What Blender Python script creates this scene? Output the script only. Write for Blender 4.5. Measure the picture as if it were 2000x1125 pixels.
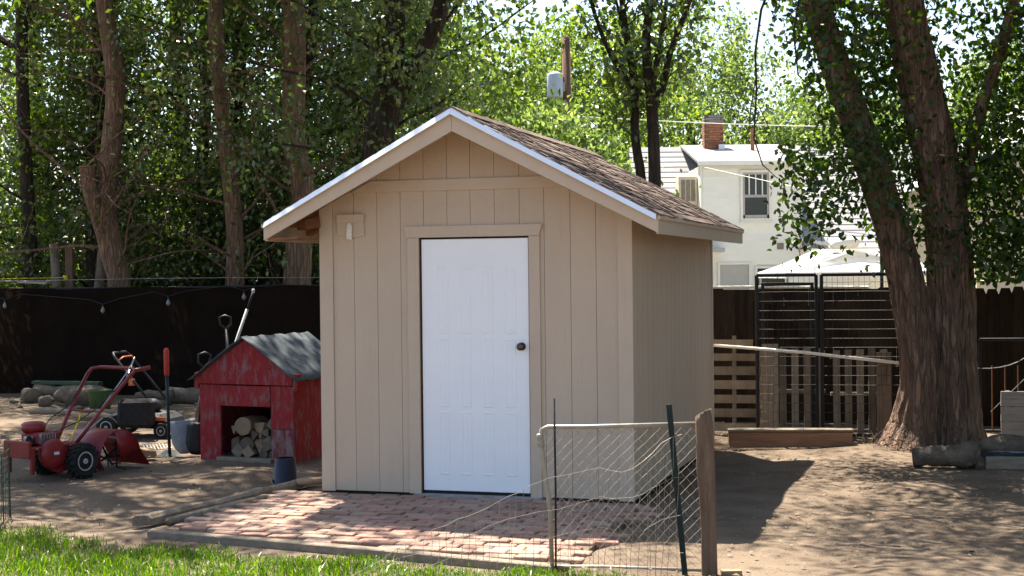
import bpy, math, random
import numpy as np
from mathutils import Vector, Matrix
R = math.radians
for o in list(bpy.data.objects): bpy.data.objects.remove(o)
S = bpy.context.scene
COL = S.collection
# ------------------------------------------------------------------ camera, sky, sun, exposure
CAMZ, PITCH, ROLL = 1.7546, -0.0098, 0.0108
cd = bpy.data.cameras.new('camera'); cam = bpy.data.objects.new('camera', cd); COL.objects.link(cam)
cd.sensor_width = 36; cd.lens = 2833.2 / 2000 * 36; cd.clip_start = .1; cd.clip_end = 2000
cam.matrix_world = Matrix.Translation((0, 0, CAMZ)) @ Matrix.Rotation(math.pi/2 + PITCH, 4, 'X') @ Matrix.Rotation(-ROLL, 4, 'Z')
S.camera = cam
SUNV = Vector((.46, -1.06, -2.16)).normalized()          # the way the light travels
w = bpy.data.worlds.new('World'); S.world = w; w.use_nodes = True
nt = w.node_tree; bg = nt.nodes['Background']
sky = nt.nodes.new('ShaderNodeTexSky'); sky.sky_type = 'NISHITA'; sky.sun_disc = False
sky.sun_elevation = math.asin(-SUNV.z); sky.sun_rotation = math.atan2(-SUNV.x, -SUNV.y)
sky.air_density = 1.0; sky.dust_density = 1.6
nt.links.new(sky.outputs[0], bg.inputs[0]); bg.inputs[1].default_value = .072
sd = bpy.data.lights.new('sun', 'SUN'); sun = bpy.data.objects.new('sun', sd); COL.objects.link(sun)
sd.energy = 5.0; sd.angle = R(.55); sd.color = (1, .94, .84)
sun.rotation_euler = SUNV.to_track_quat('-Z', 'Y').to_euler()
S.view_settings.view_transform = 'Standard'; S.view_settings.look = 'None'; S.view_settings.gamma = 1
S.view_settings.exposure = 1.97
S.cycles.max_bounces = 8; S.cycles.transmission_bounces = 6; S.cycles.transparent_max_bounces = 8

# ------------------------------------------------------------------ materials
def sh(m): return m.node_tree.nodes['Principled BSDF']
def M(name, col, rough=.85, var=.25, scale=8, bump=.15, bscale=60, metal=0, rnd=0, col2=None, stretch=None, coord='Object', spec=.3, hard=False):
    m = bpy.data.materials.new(name); m.use_nodes = True
    n, l = m.node_tree.nodes, m.node_tree.links; p = sh(m)
    p.inputs['Roughness'].default_value = rough; p.inputs['Metallic'].default_value = metal
    p.inputs['Specular IOR Level'].default_value = spec
    tc = n.new('ShaderNodeTexCoord'); mp = n.new('ShaderNodeMapping'); l.new(tc.outputs[coord], mp.inputs[0])
    if stretch: mp.inputs['Scale'].default_value = stretch
    if rnd:
        oi = n.new('ShaderNodeObjectInfo'); mu = n.new('ShaderNodeVectorMath'); mu.operation = 'SCALE'
        cx = n.new('ShaderNodeCombineXYZ')
        for i in range(3): l.new(oi.outputs['Random'], cx.inputs[i])
        l.new(cx.outputs[0], mu.inputs[0]); mu.inputs['Scale'].default_value = 37
        l.new(mu.outputs[0], mp.inputs['Location'])
    nz = n.new('ShaderNodeTexNoise'); nz.inputs['Scale'].default_value = scale; nz.inputs['Detail'].default_value = 6; nz.inputs['Roughness'].default_value = .65
    l.new(mp.outputs[0], nz.inputs['Vector'])
    mr = n.new('ShaderNodeMapRange'); l.new(nz.outputs['Fac'], mr.inputs[0])
    mr.inputs[1].default_value = .42 if hard else .28; mr.inputs[2].default_value = .58 if hard else .72
    mx = n.new('ShaderNodeMix'); mx.data_type = 'RGBA'; l.new(mr.outputs[0], mx.inputs[0])
    c2 = col2 or tuple(min(1, c * (1 + var)) for c in col); c1 = col if col2 else tuple(c * (1 - var) for c in col)
    mx.inputs[6].default_value = (*c1, 1); mx.inputs[7].default_value = (*c2, 1)
    out = mx.outputs[2]
    if rnd:
        hs = n.new('ShaderNodeHueSaturation'); mr2 = n.new('ShaderNodeMapRange'); l.new(oi.outputs['Random'], mr2.inputs[0])
        mr2.inputs[3].default_value = 1 - rnd; mr2.inputs[4].default_value = 1 + rnd
        l.new(mr2.outputs[0], hs.inputs['Value']); l.new(out, hs.inputs['Color']); out = hs.outputs[0]
    l.new(out, p.inputs['Base Color'])
    if bump:
        nb = n.new('ShaderNodeTexNoise'); nb.inputs['Scale'].default_value = bscale; nb.inputs['Detail'].default_value = 5
        l.new(mp.outputs[0], nb.inputs['Vector'])
        bp = n.new('ShaderNodeBump'); bp.inputs['Strength'].default_value = bump; bp.inputs['Distance'].default_value = .02
        l.new(nb.outputs['Fac'], bp.inputs['Height']); l.new(bp.outputs[0], p.inputs['Normal'])
    return m
def leafmat(name, d, t, mixf=.5, gloss=.12):
    m = bpy.data.materials.new(name); m.use_nodes = True; n, l = m.node_tree.nodes, m.node_tree.links
    n.remove(sh(m)); o = n['Material Output']
    geo = n.new('ShaderNodeNewGeometry'); hs = n.new('ShaderNodeHueSaturation'); hs2 = n.new('ShaderNodeHueSaturation')
    mr = n.new('ShaderNodeMapRange'); l.new(geo.outputs['Random Per Island'], mr.inputs[0]); mr.inputs[3].default_value = .5; mr.inputs[4].default_value = 1.6; oi = n.new('ShaderNodeObjectInfo')
    sa = n.new('ShaderNodeMapRange'); l.new(oi.outputs['Random'], sa.inputs[0]); sa.inputs[3].default_value = .95; sa.inputs[4].default_value = 1.2
    mh = n.new('ShaderNodeMapRange'); l.new(geo.outputs['Random Per Island'], mh.inputs[0]); mh.inputs[3].default_value = .52; mh.inputs[4].default_value = .475
    for h, c in ((hs, d), (hs2, t)):
        h.inputs['Color'].default_value = (*c, 1); l.new(mr.outputs[0], h.inputs['Value']); l.new(mh.outputs[0], h.inputs['Hue']); l.new(sa.outputs[0], h.inputs['Saturation'])
    df = n.new('ShaderNodeBsdfDiffuse'); tr = n.new('ShaderNodeBsdfTranslucent'); gl = n.new('ShaderNodeBsdfGlossy'); gl.inputs['Roughness'].default_value = .38
    gl.inputs['Color'].default_value = (.8, .78, .66, 1)
    l.new(hs.outputs[0], df.inputs[0]); l.new(hs2.outputs[0], tr.inputs[0])
    a = n.new('ShaderNodeMixShader'); a.inputs[0].default_value = mixf; l.new(df.outputs[0], a.inputs[1]); l.new(tr.outputs[0], a.inputs[2])
    b = n.new('ShaderNodeMixShader'); b.inputs[0].default_value = gloss; l.new(a.outputs[0], b.inputs[1]); l.new(gl.outputs[0], b.inputs[2])
    l.new(b.outputs[0], o.inputs[0]); return m
def barkmat(name, c1, c2):
    m = M(name, c1, .95, col2=c2, scale=5, bump=0, stretch=(3, 3, .55))
    n, l = m.node_tree.nodes, m.node_tree.links
    tc = [x for x in n if x.type == 'TEX_COORD'][0]; mp = n.new('ShaderNodeMapping'); mp.inputs['Scale'].default_value = (14, 14, 1.6); l.new(tc.outputs['Object'], mp.inputs[0])
    nz = n.new('ShaderNodeTexNoise'); nz.inputs['Scale'].default_value = 1.6; nz.inputs['Detail'].default_value = 8; nz.inputs['Distortion'].default_value = .6; l.new(mp.outputs[0], nz.inputs['Vector'])
    mp2 = n.new('ShaderNodeMapping'); mp2.inputs['Scale'].default_value = (17, 17, 2.6); l.new(tc.outputs['Object'], mp2.inputs[0])
    va = n.new('ShaderNodeVectorMath'); va.operation = 'ADD'; ns = n.new('ShaderNodeVectorMath'); ns.operation = 'SCALE'; ns.inputs['Scale'].default_value = 1.4
    l.new(nz.outputs['Color'], ns.inputs[0]); l.new(mp2.outputs[0], va.inputs[0]); l.new(ns.outputs[0], va.inputs[1])
    vo = n.new('ShaderNodeTexVoronoi'); vo.feature = 'DISTANCE_TO_EDGE'; vo.inputs['Scale'].default_value = 1; l.new(va.outputs[0], vo.inputs['Vector'])
    cr = n.new('ShaderNodeMapRange'); cr.inputs[2].default_value = .22; l.new(vo.outputs['Distance'], cr.inputs[0])
    ad = n.new('ShaderNodeMath'); ad.operation = 'MULTIPLY_ADD'; ad.inputs[1].default_value = .8; l.new(cr.outputs[0], ad.inputs[0]); l.new(nz.outputs['Fac'], ad.inputs[2])
    bp = n.new('ShaderNodeBump'); bp.inputs['Strength'].default_value = 1; bp.inputs['Distance'].default_value = .05
    l.new(ad.outputs[0], bp.inputs['Height']); l.new(bp.outputs[0], sh(m).inputs['Normal']); return m
MT = {
 'dirt': M('dirt', (.098, .070, .049), .97, col2=(.195, .146, .101), scale=1.7, bump=.9, bscale=38, spec=.1),
 'siding': M('siding', (.56, .443, .332), .8, var=.075, scale=1.6, bump=.35, bscale=240, stretch=(1, 1, .35), spec=.2),
 'siding_side': M('siding_side', (.55, .435, .325), .8, var=.075, scale=1.6, bump=.35, bscale=240, stretch=(1, 1, .35), spec=.2),
 'trim': M('trim', (.56, .445, .335), .75, var=.05, scale=4, bump=.2, bscale=200, spec=.2),
 'rawwood': M('rawwood', (.17, .07, .028), .85, var=.4, scale=7, bump=.3, bscale=60, stretch=(1, 1, 6)),
 'deckwood': M('deckwood', (.24, .10, .045), .85, var=.45, scale=5, bump=.2, bscale=60),
 'door': M('door', (.90, .905, .92), .42, var=.025, scale=2.5, bump=.06, bscale=150, spec=.4),
 'drip': M('drip', (.88, .9, .93), .35, var=.03, scale=6, bump=0, spec=.5),
 'shingle': M('shingle', (.115, .084, .068), .95, col2=(.235, .172, .142), scale=14, bump=.8, bscale=330, rnd=.38, spec=.15),
 'knob': M('knob', (.10, .085, .065), .35, var=.3, scale=30, bump=.05, metal=.9),
 'white_plastic': M('white_plastic', (.72, .68, .58), .5, var=.15, scale=40, bump=.1),
 'concrete': M('concrete', (.33, .32, .30), .95, var=.3, scale=12, bump=.6, bscale=90, spec=.15),
 'brick': M('brick', (.33, .190, .140), .95, col2=(.43, .270, .205), scale=9, bump=.7, bscale=120, rnd=.14, spec=.15),
 'brick_tan': M('brick_tan', (.35, .235, .175), .95, col2=(.45, .32, .245), scale=9, bump=.7, bscale=120, rnd=.14, spec=.15),
 'brick_grey': M('brick_grey', (.26, .18, .13), .95, col2=(.35, .25, .19), scale=9, bump=.7, bscale=120, rnd=.25, spec=.15),
 'chimbrick': M('chimbrick', (.33, .14, .075), .95, var=.25, scale=9, bump=.5, bscale=60, rnd=.25),
 'oldwood': M('oldwood', (.21, .165, .12), .95, col2=(.36, .30, .225), scale=3.5, bump=.8, bscale=26, stretch=(1.2, 9, 9), spec=.1),
 'oldwood_v': M('oldwood_v', (.17, .13, .095), .95, col2=(.30, .245, .185), scale=3.5, bump=.7, bscale=24, stretch=(9, 9, 1.1), rnd=.25, spec=.1),
 'oldwood_y': M('oldwood_y', (.20, .15, .105), .95, col2=(.40, .33, .245), scale=3.5, bump=1, bscale=22, stretch=(11, 1.2, 9), spec=.1),
 'redwood': M('redwood', (.13, .082, .056), .95, col2=(.24, .165, .115), scale=3, bump=.8, bscale=24, stretch=(9, 9, 1.0), spec=.1),
 'beamwood': M('beamwood', (.20, .10, .055), .9, col2=(.34, .19, .11), scale=3, bump=.5, bscale=24, stretch=(1, 9, 9), spec=.1),
 'palletwood': M('palletwood', (.17, .135, .098), .95, col2=(.29, .24, .18), scale=3, bump=.6, bscale=22, stretch=(2, 2, 1), rnd=.3, spec=.1),
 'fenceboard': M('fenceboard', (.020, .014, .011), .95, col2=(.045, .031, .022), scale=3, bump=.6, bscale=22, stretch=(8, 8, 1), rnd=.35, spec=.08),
 'redpaint': M('redpaint', (.26, .015, .018), .85, col2=(.31, .045, .045), scale=5, bump=.5, bscale=50, stretch=(6, 6, 1.2), spec=.15),
 'tinroof': M('tinroof', (.038, .046, .052), .75, col2=(.085, .098, .105), scale=4, bump=.4, bscale=16, spec=.3),
 'machine_red': M('machine_red', (.19, .011, .012), .42, var=.25, scale=14, bump=.05, spec=.45),
 'black': M('black', (.012, .012, .013), .55, var=.3, scale=20, bump=.15, spec=.3),
 'rubber': M('rubber', (.022, .021, .02), .9, var=.4, scale=20, bump=.3, spec=.15),
 'greymetal': M('greymetal', (.36, .35, .33), .45, var=.25, scale=25, bump=.1, metal=.7),
 'hubgrey': M('hubgrey', (.40, .38, .35), .6, var=.25, scale=25, bump=.1),
 'galv': M('galv', (.33, .29, .24), .5, var=.25, scale=18, bump=.1, metal=.45),
 'wire': M('wire', (.30, .26, .21), .6, var=.25, scale=18, bump=0, metal=.5),
 'tpost': M('tpost', (.008, .020, .017), .6, var=.3, scale=30, bump=.1),
 'orange': M('orange', (.55, .11, .02), .5, var=.1, bump=0),
 'gripred': M('gripred', (.40, .035, .018), .5, var=.1, bump=0),
 'bluebucket': M('bluebucket', (.006, .009, .022), .45, var=.3, scale=14, bump=.1, spec=.35),
 'bluewhite': M('bluewhite', (.55, .60, .68), .5, var=.1, scale=20, bump=.05),
 'greenbucket': M('greenbucket', (.075, .115, .04), .6, var=.2, scale=10, bump=.1),
 'greenpaint': M('greenpaint', (.035, .07, .045), .7, var=.3, scale=10, bump=.2),
 'stone': M('stone', (.085, .064, .045), .95, col2=(.20, .155, .11), scale=7, bump=1, bscale=16),
 'logbark': M('logbark', (.11, .082, .058), .95, col2=(.24, .19, .14), scale=6, bump=1, bscale=26, rnd=.3),
 'logend': M('logend', (.25, .165, .095), .9, col2=(.36, .255, .155), scale=9, bump=.4, bscale=60, rnd=.2),
 'greyplastic': M('greyplastic', (.20, .22, .24), .5, var=.2, scale=12, bump=.05),
 'paleboard': M('paleboard', (.25, .225, .195), .9, var=.2, scale=5, bump=.3, bscale=40, stretch=(1, 1, 8), rnd=.15),
 'bluetarp': M('bluetarp', (.008, .018, .026), .35, var=.3, scale=5, bump=.3, bscale=10),
 'housewhite': M('housewhite', (.84, .82, .73), .7, var=.04, scale=2, bump=.05, rnd=.03),
 'housetrim': M('housetrim', (.78, .75, .66), .7, var=.06, scale=3, bump=.05),
 'houseroof': M('houseroof', (.24, .235, .235), .95, col2=(.31, .305, .30), scale=3, bump=.4, bscale=40, rnd=.12, spec=.1),
 'glass': M('glass', (.02, .022, .025), .08, var=.2, bump=0, spec=.5),
 'blind': M('blind', (.45, .44, .40), .7, var=.05, bump=0),
 'acbox': M('acbox', (.70, .62, .48), .6, var=.1, bump=.05),
 'acvent': M('acvent', (.24, .20, .15), .7, var=.2, bump=0),
 'canvas': M('canvas', (.88, .88, .87), .8, var=.03, bump=.05),
 'tanwall': M('tanwall', (.45, .38, .27), .85, var=.08, bump=.1),
 'darkgreen': M('darkgreen', (.012, .05, .03), .6, var=.3, scale=30, bump=.05),
 'yellow': M('yellow', (.75, .55, .02), .5, var=.1, bump=0),
 'polewood': M('polewood', (.14, .075, .046), .95, var=.35, scale=5, bump=.4, stretch=(5, 5, .6)),
 'xfmr': M('xfmr', (.42, .47, .52), .5, var=.08, bump=0),
 'bounceslab': M('bounceslab', (.30, .285, .25), .95, var=.08, scale=2, bump=.3),
 'redfaded': M('redfaded', (.19, .045, .05), .9, col2=(.24, .17, .16), scale=4, bump=.5, bscale=40, stretch=(4, 4, 1.5), hard=True, spec=.1),
 'bulbglass': M('bulbglass', (.20, .20, .19), .15, var=.1, bump=0, spec=.5),
 'kennelwire': M('kennelwire', (.085, .077, .065), .6, var=.25, scale=18, bump=0, metal=.3),
 'greylog': M('greylog', (.075, .058, .043), .97, col2=(.19, .15, .112), scale=9, bump=1, bscale=30, spec=.05),
 'litter': M('litter', (.18, .133, .09), .95, var=.5, scale=9, bump=0),
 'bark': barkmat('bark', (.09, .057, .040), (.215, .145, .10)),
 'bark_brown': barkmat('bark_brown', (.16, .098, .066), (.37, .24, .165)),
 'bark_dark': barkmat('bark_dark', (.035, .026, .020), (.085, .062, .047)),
 'bark_red': barkmat('bark_red', (.12, .073, .050), (.31, .197, .132)),
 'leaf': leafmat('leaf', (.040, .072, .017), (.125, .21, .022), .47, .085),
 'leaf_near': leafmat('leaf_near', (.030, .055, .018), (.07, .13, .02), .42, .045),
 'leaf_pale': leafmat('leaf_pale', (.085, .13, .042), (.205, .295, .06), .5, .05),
 'grass': leafmat('grass', (.048, .10, .013), (.11, .215, .016), .5, .04),
}
def streaks(key):
    m = MT[key]; n, l = m.node_tree.nodes, m.node_tree.links; p = sh(m); src = p.inputs['Base Color'].links[0].from_socket
    tc = [x for x in n if x.type == 'TEX_COORD'][0]; mp = n.new('ShaderNodeMapping'); mp.inputs['Scale'].default_value = (9, 9, .7); l.new(tc.outputs['Object'], mp.inputs[0])
    nz = n.new('ShaderNodeTexNoise'); nz.inputs['Scale'].default_value = 2.2; nz.inputs['Detail'].default_value = 7; nz.inputs['Roughness'].default_value = .7; l.new(mp.outputs[0], nz.inputs['Vector'])
    mr = n.new('ShaderNodeMapRange'); mr.inputs[1].default_value = .55; mr.inputs[2].default_value = .8; mr.inputs[4].default_value = .30; l.new(nz.outputs['Fac'], mr.inputs[0])
    mx = n.new('ShaderNodeMix'); mx.data_type = 'RGBA'; l.new(mr.outputs[0], mx.inputs[0]); l.new(src, mx.inputs[6]); mx.inputs[7].default_value = (.34, .255, .18, 1); l.new(mx.outputs[2], p.inputs['Base Color'])
for k_ in ('siding', 'siding_side', 'trim'): streaks(k_)
def fabric(name, c, t):
    m = M(name, c, .95, var=.3, scale=3, bump=.3, bscale=160, spec=.05); n, l = m.node_tree.nodes, m.node_tree.links
    tr = n.new('ShaderNodeBsdfTranslucent'); tr.inputs[0].default_value = (*t, 1); mx = n.new('ShaderNodeMixShader'); mx.inputs[0].default_value = .35
    l.new(sh(m).outputs[0], mx.inputs[1]); l.new(tr.outputs[0], mx.inputs[2]); l.new(mx.outputs[0], n['Material Output'].inputs[0]); return m
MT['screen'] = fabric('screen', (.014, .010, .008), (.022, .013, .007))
MT['shade'] = fabric('shade', (.009, .007, .0065), (.010, .007, .005))
MT['canvas'] = fabric('canvas_cloth', (.86, .86, .85), (.7, .7, .68))
def flaked_red():        # red paint worn through to grey wood, mostly towards board ends
    m = MT['redpaint']; n, l = m.node_tree.nodes, m.node_tree.links; p = sh(m)
    src = p.inputs['Base Color'].links[0].from_socket
    tc = [x for x in n if x.type == 'TEX_COORD'][0]; mp = n.new('ShaderNodeMapping'); mp.inputs['Scale'].default_value = (3, 3, 1); l.new(tc.outputs['Object'], mp.inputs[0])
    nz = n.new('ShaderNodeTexNoise'); nz.inputs['Scale'].default_value = 6; nz.inputs['Detail'].default_value = 9; nz.inputs['Roughness'].default_value = .75; l.new(mp.outputs[0], nz.inputs['Vector'])
    mr = n.new('ShaderNodeMapRange'); mr.inputs[1].default_value = .50; mr.inputs[2].default_value = .68; l.new(nz.outputs['Fac'], mr.inputs[0])
    mx = n.new('ShaderNodeMix'); mx.data_type = 'RGBA'; l.new(mr.outputs[0], mx.inputs[0]); l.new(src, mx.inputs[6]); mx.inputs[7].default_value = (.22, .15, .145, 1)
    l.new(mx.outputs[2], p.inputs['Base Color'])
flaked_red()

# ------------------------------------------------------------------ helpers
class MB:
    def __init__(s): s.v = []; s.f = []
    def add(s, vs, fs):
        b = len(s.v); s.v += [tuple(v) for v in vs]; s.f += [tuple(i + b for i in f) for f in fs]; return s
    def box(s, x0, x1, y0, y1, z0, z1, mat=None):
        vs = [Vector((x, y, z)) for z in (z0, z1) for y in (y0, y1) for x in (x0, x1)]
        if mat: vs = [mat @ v for v in vs]
        return s.add(vs, [(0, 2, 3, 1), (4, 5, 7, 6), (0, 1, 5, 4), (2, 6, 7, 3), (0, 4, 6, 2), (1, 3, 7, 5)])
    def prism(s, poly, a, b, axis='y'):     # poly in the other two axes, extruded from a to b
        n = len(poly)
        def P(p, t): return (p[0], t, p[1]) if axis == 'y' else ((t, p[0], p[1]) if axis == 'x' else (p[0], p[1], t))
        vs = [P(p, a) for p in poly] + [P(p, b) for p in poly]
        return s.add(vs, [tuple(range(n)), tuple(range(2*n-1, n-1, -1))] + [(i, i+n, (i+1) % n + n, (i+1) % n) for i in range(n)])
    def skew(s):                            # lean a rake flashing so its foot stands out
        n = len(s.v)//2; s.v = [(v[0], v[1]-(.026 if (i % n) in (2, 3) else 0), v[2]) for i, v in enumerate(s.v)]; return s
    def tube(s, pts, rad, n=8, cap=True, wob=0, seed=0):
        pts = [Vector(p) for p in pts]; rad = [rad]*len(pts) if not hasattr(rad, '__len__') else rad
        rg = random.Random(seed); b = len(s.v); up = None; vs = []
        for i, p in enumerate(pts):
            t = (pts[min(i+1, len(pts)-1)] - pts[max(i-1, 0)]).normalized()
            if up is None: up = Vector((0, 0, 1)) if abs(t.z) < .9 else Vector((1, 0, 0))
            a = t.cross(up).normalized(); c = a.cross(t).normalized(); up = c
            for k in range(n):
                an = 2*math.pi*k/n; r = rad[i]*(1 + wob*(rg.random()-.5))
                vs.append(p + (a*math.cos(an) + c*math.sin(an))*r)
        fs = [(i*n+k, i*n+(k+1) % n, (i+1)*n+(k+1) % n, (i+1)*n+k) for i in range(len(pts)-1) for k in range(n)]
        if cap: fs += [tuple(range(n-1, -1, -1)), tuple(range((len(pts)-1)*n, len(pts)*n))]
        return s.add(vs, fs)
    def lathe(s, prof, n=20, mat=None):
        vs = []
        for r, z in prof:
            for k in range(n):
                v = Vector((r*math.cos(2*math.pi*k/n), r*math.sin(2*math.pi*k/n), z)); vs.append(mat @ v if mat else v)
        fs = [(i*n+k, i*n+(k+1) % n, (i+1)*n+(k+1) % n, (i+1)*n+k) for i in range(len(prof)-1) for k in range(n)]
        fs += [tuple(range(n-1, -1, -1)), tuple(range((len(prof)-1)*n, len(prof)*n))]
        return s.add(vs, fs)
    def mesh(s, name, mat, smooth=False):
        me = bpy.data.meshes.new(name); me.from_pydata(s.v, [], s.f); me.update()
        me.materials.append(MT[mat] if isinstance(mat, str) else mat)
        if smooth: me.polygons.foreach_set('use_smooth', [True]*len(me.polygons))
        return me
    def build(s, name, mat, parent=None, smooth=False, loc=None, rot=None, bevel=0):
        o = put(name, s.mesh(name, mat, smooth), parent, loc, rot)
        if bevel:
            b = o.modifiers.new('bevel', 'BEVEL'); b.width = bevel; b.segments = 1; b.limit_method = 'ANGLE'
        return o
def put(name, me, parent=None, loc=None, rot=None):
    o = bpy.data.objects.new(name, me); COL.objects.link(o); o.parent = parent
    if loc: o.location = loc
    if rot: o.rotation_euler = rot
    return o
def tag(o, label=None, cat=None, group=None, kind=None):
    for k, v in (('label', label), ('category', cat), ('group', group), ('kind', kind)):
        if v: o[k] = v
    return o
def thing(name, label, cat, loc=(0, 0, 0), rz=0, group=None):
    o = bpy.data.objects.new(name, None); COL.objects.link(o); o.location = loc; o.rotation_euler = (0, 0, rz); o.empty_display_size = .1
    return tag(o, label, cat, group)
def rnd_bar(mb, p, q, r, n=6, seg=1): return mb.tube([Vector(p).lerp(Vector(q), i/seg) for i in range(seg+1)], r, n)
def beam(mb, p, q, wdt, h, up=(0, 0, 1)):     # rectangular bar from p to q
    p, q, up = Vector(p), Vector(q), Vector(up); t = (q-p).normalized(); a = t.cross(up).normalized(); c = a.cross(t)
    m = Matrix((a, t, c)).transposed().to_4x4(); m.translation = p
    return mb.box(-wdt/2, wdt/2, 0, (q-p).length, -h/2, h/2, m)
def rough(mb, amt, seed):
    rg = random.Random(seed); mb.v = [tuple(c + rg.uniform(-amt, amt) for c in v) for v in mb.v]; return mb
def rock(r, seed, sx=1, sy=1, sz=.7, sub=10):
    rg = random.Random(seed); ph = [(rg.uniform(0, 6), rg.uniform(0, 6), rg.uniform(1.5, 4), rg.uniform(1.5, 4)) for _ in range(5)]
    mb = MB(); prof = []
    nv = sub
    for i in range(nv+1):
        th = math.pi*i/nv
        for k in range(nv*2):
            a = math.pi*k/nv; d = Vector((math.sin(th)*math.cos(a), math.sin(th)*math.sin(a), -math.cos(th)))
            s_ = 1 + sum(.09*math.sin(f*d.x+p1)*math.cos(g*d.y*1.3+p2+d.z*2) for p1, p2, f, g in ph)
            prof.append((d.x*r*sx*s_, d.y*r*sy*s_, d.z*r*sz*s_))
    n = nv*2
    mb.v = prof; mb.f = [(i*n+k, i*n+(k+1) % n, (i+1)*n+(k+1) % n, (i+1)*n+k) for i in range(nv) for k in range(n)]
    return mb
GZ = -.03
YAW = .2968; SX, SY, W, D = .9131 - 2.5791*math.cos(.2968), 11.0953 + 2.5791*math.sin(.2968), 2.5791, 3.8
def sp(u, v, z=0): return (SX + u*math.cos(YAW) + v*math.sin(YAW), SY - u*math.sin(YAW) + v*math.cos(YAW), z)

# ------------------------------------------------------------------ ground
def ground():
    def axis(lo, hi, c0, c1, fine):
        a = list(np.arange(c0, c1, fine)); s = fine; x = c1
        while x < hi: a.append(x); s *= 1.35; x += s
        s = fine; x = c0 - fine; pre = []
        while x > lo: pre.append(x); s *= 1.35; x -= s
        return np.array(pre[::-1] + a)
    xs = axis(-500, 500, -9, 8, .09); ys = axis(-400, 900, 6, 19, .09)
    X, Y = np.meshgrid(xs, ys); rg = np.random.RandomState(3); Z = np.zeros_like(X)
    for i in range(26):
        f = rg.uniform(.6, 9); an = rg.uniform(0, 6.28); Z += np.sin(X*f*np.cos(an) + Y*f*np.sin(an) + rg.uniform(0, 6.28)) * .0075/(.6+f*.35)
    near = (X > -9.5) & (X < 8.5) & (Y > 5) & (Y < 20); Z = np.where(near, Z, 0) + GZ
    Z += np.where(near, rg.uniform(-.005, .005, X.shape), 0)
    # scraped-up dirt banked lightly in front of the gate
    Z += .05*np.exp(-((X-3.3)**2/1.2 + (Y-14.45)**2/.06))
    U = (X-SX)*math.cos(YAW) - (Y-SY)*math.sin(YAW); V = (X-SX)*math.sin(YAW) + (Y-SY)*math.cos(YAW)
    inside = (U > -.45) & (U < 2.75) & (V > -2.75) & (V < D+.1); Z = np.where(inside, np.minimum(Z, -.055), Z)
    ny, nx = X.shape; vs = np.stack([X, Y, Z], -1).reshape(-1, 3)
    i = np.arange(ny*nx).reshape(ny, nx); f = np.stack([i[:-1, :-1], i[:-1, 1:], i[1:, 1:], i[1:, :-1]], -1).reshape(-1, 4)
    me = bpy.data.meshes.new('ground'); me.from_pydata(vs.tolist(), [], f.tolist()); me.materials.append(MT['dirt'])
    me.polygons.foreach_set('use_smooth', [True]*len(me.polygons))
    tag(put('ground', me), kind='structure')
ground()
def fastmesh(name, V, F, mat, smooth=False):       # V (n,3), F (m,k)
    me = bpy.data.meshes.new(name); k = F.shape[1]
    me.vertices.add(len(V)); me.vertices.foreach_set('co', np.ascontiguousarray(V, dtype=np.float32).ravel())
    me.loops.add(F.size); me.loops.foreach_set('vertex_index', np.ascontiguousarray(F, dtype=np.int32).ravel())
    me.polygons.add(len(F)); me.polygons.foreach_set('loop_start', np.arange(0, F.size, k, dtype=np.int32))
    try: me.polygons.foreach_set('loop_total', np.full(len(F), k, dtype=np.int32))
    except Exception: pass
    me.update(calc_edges=True); me.validate(); me.materials.append(MT[mat]); return me
def litter():
    rg = np.random.RandomState(8); n = 9500
    x = rg.uniform(-6.5, 6.5, n); y = rg.uniform(7.6, 17, n)**1.0
    U = (x-SX)*math.cos(YAW) - (y-SY)*math.sin(YAW); V = (x-SX)*math.sin(YAW) + (y-SY)*math.cos(YAW)
    k = ~((U > -.6) & (U < 2.8) & (V > -2.7) & (V < 3.9)); x, y = x[k], y[k]; n = len(x)
    c = np.stack([x, y, np.full(n, GZ+.012)], -1); a = rg.uniform(0, 6.28, n); s = rg.gamma(2, .004, n)+.004; el = rg.uniform(.3, 1, n)
    d = np.stack([np.cos(a), np.sin(a), rg.uniform(-.3, .3, n)], -1)*s[:, None]; e = np.stack([-np.sin(a), np.cos(a), rg.uniform(-.3, .3, n)], -1)*(s*el)[:, None]
    up = np.array([0, 0, 1.])*s[:, None]*.5
    Vv = np.stack([c-d, c-e*.8+up*.4, c+d, c+e+up*.2, c+up], 1).reshape(-1, 3); b = np.arange(n)[:, None]*5
    F = np.concatenate([b+np.array([t]) for t in ((0, 1, 4), (1, 2, 4), (2, 3, 4), (3, 0, 4))])
    tag(put('ground_litter', fastmesh('ground_litter', Vv, F, 'litter')), 'pebbles, wood chips and dry leaf bits scattered over the dirt', 'litter', kind='stuff')
litter()
def twigs():
    rg = random.Random(4)
    for i, (x, y, a, L) in enumerate([(2.75, 9.35, 2.5, .35), (2.45, 9.25, 2.6, .22), (3.5, 9.9, 2.3, .25), (2.1, 11.4, 1.2, .25)]):
        p = [Vector((x, y, GZ+.018)) + Vector((math.cos(a), math.sin(a), 0))*L*t + Vector((rg.uniform(-.02, .02), rg.uniform(-.02, .02), 0)) for t in (0, .3, .6, 1)]
        MBt = MB().tube(p, [.007, .006, .005, .003], 6)
        tag(MBt.build('twig', 'oldwood'), ['longest dry twig on the dirt right of the wooden post', 'short dry twig next to the longest twig at lower right', 'dry twig farthest right on the lower right dirt', 'dry twig on the shaded dirt right of the shed'][i], 'twig', 'dry twigs on the dirt at lower right')
twigs()
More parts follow.
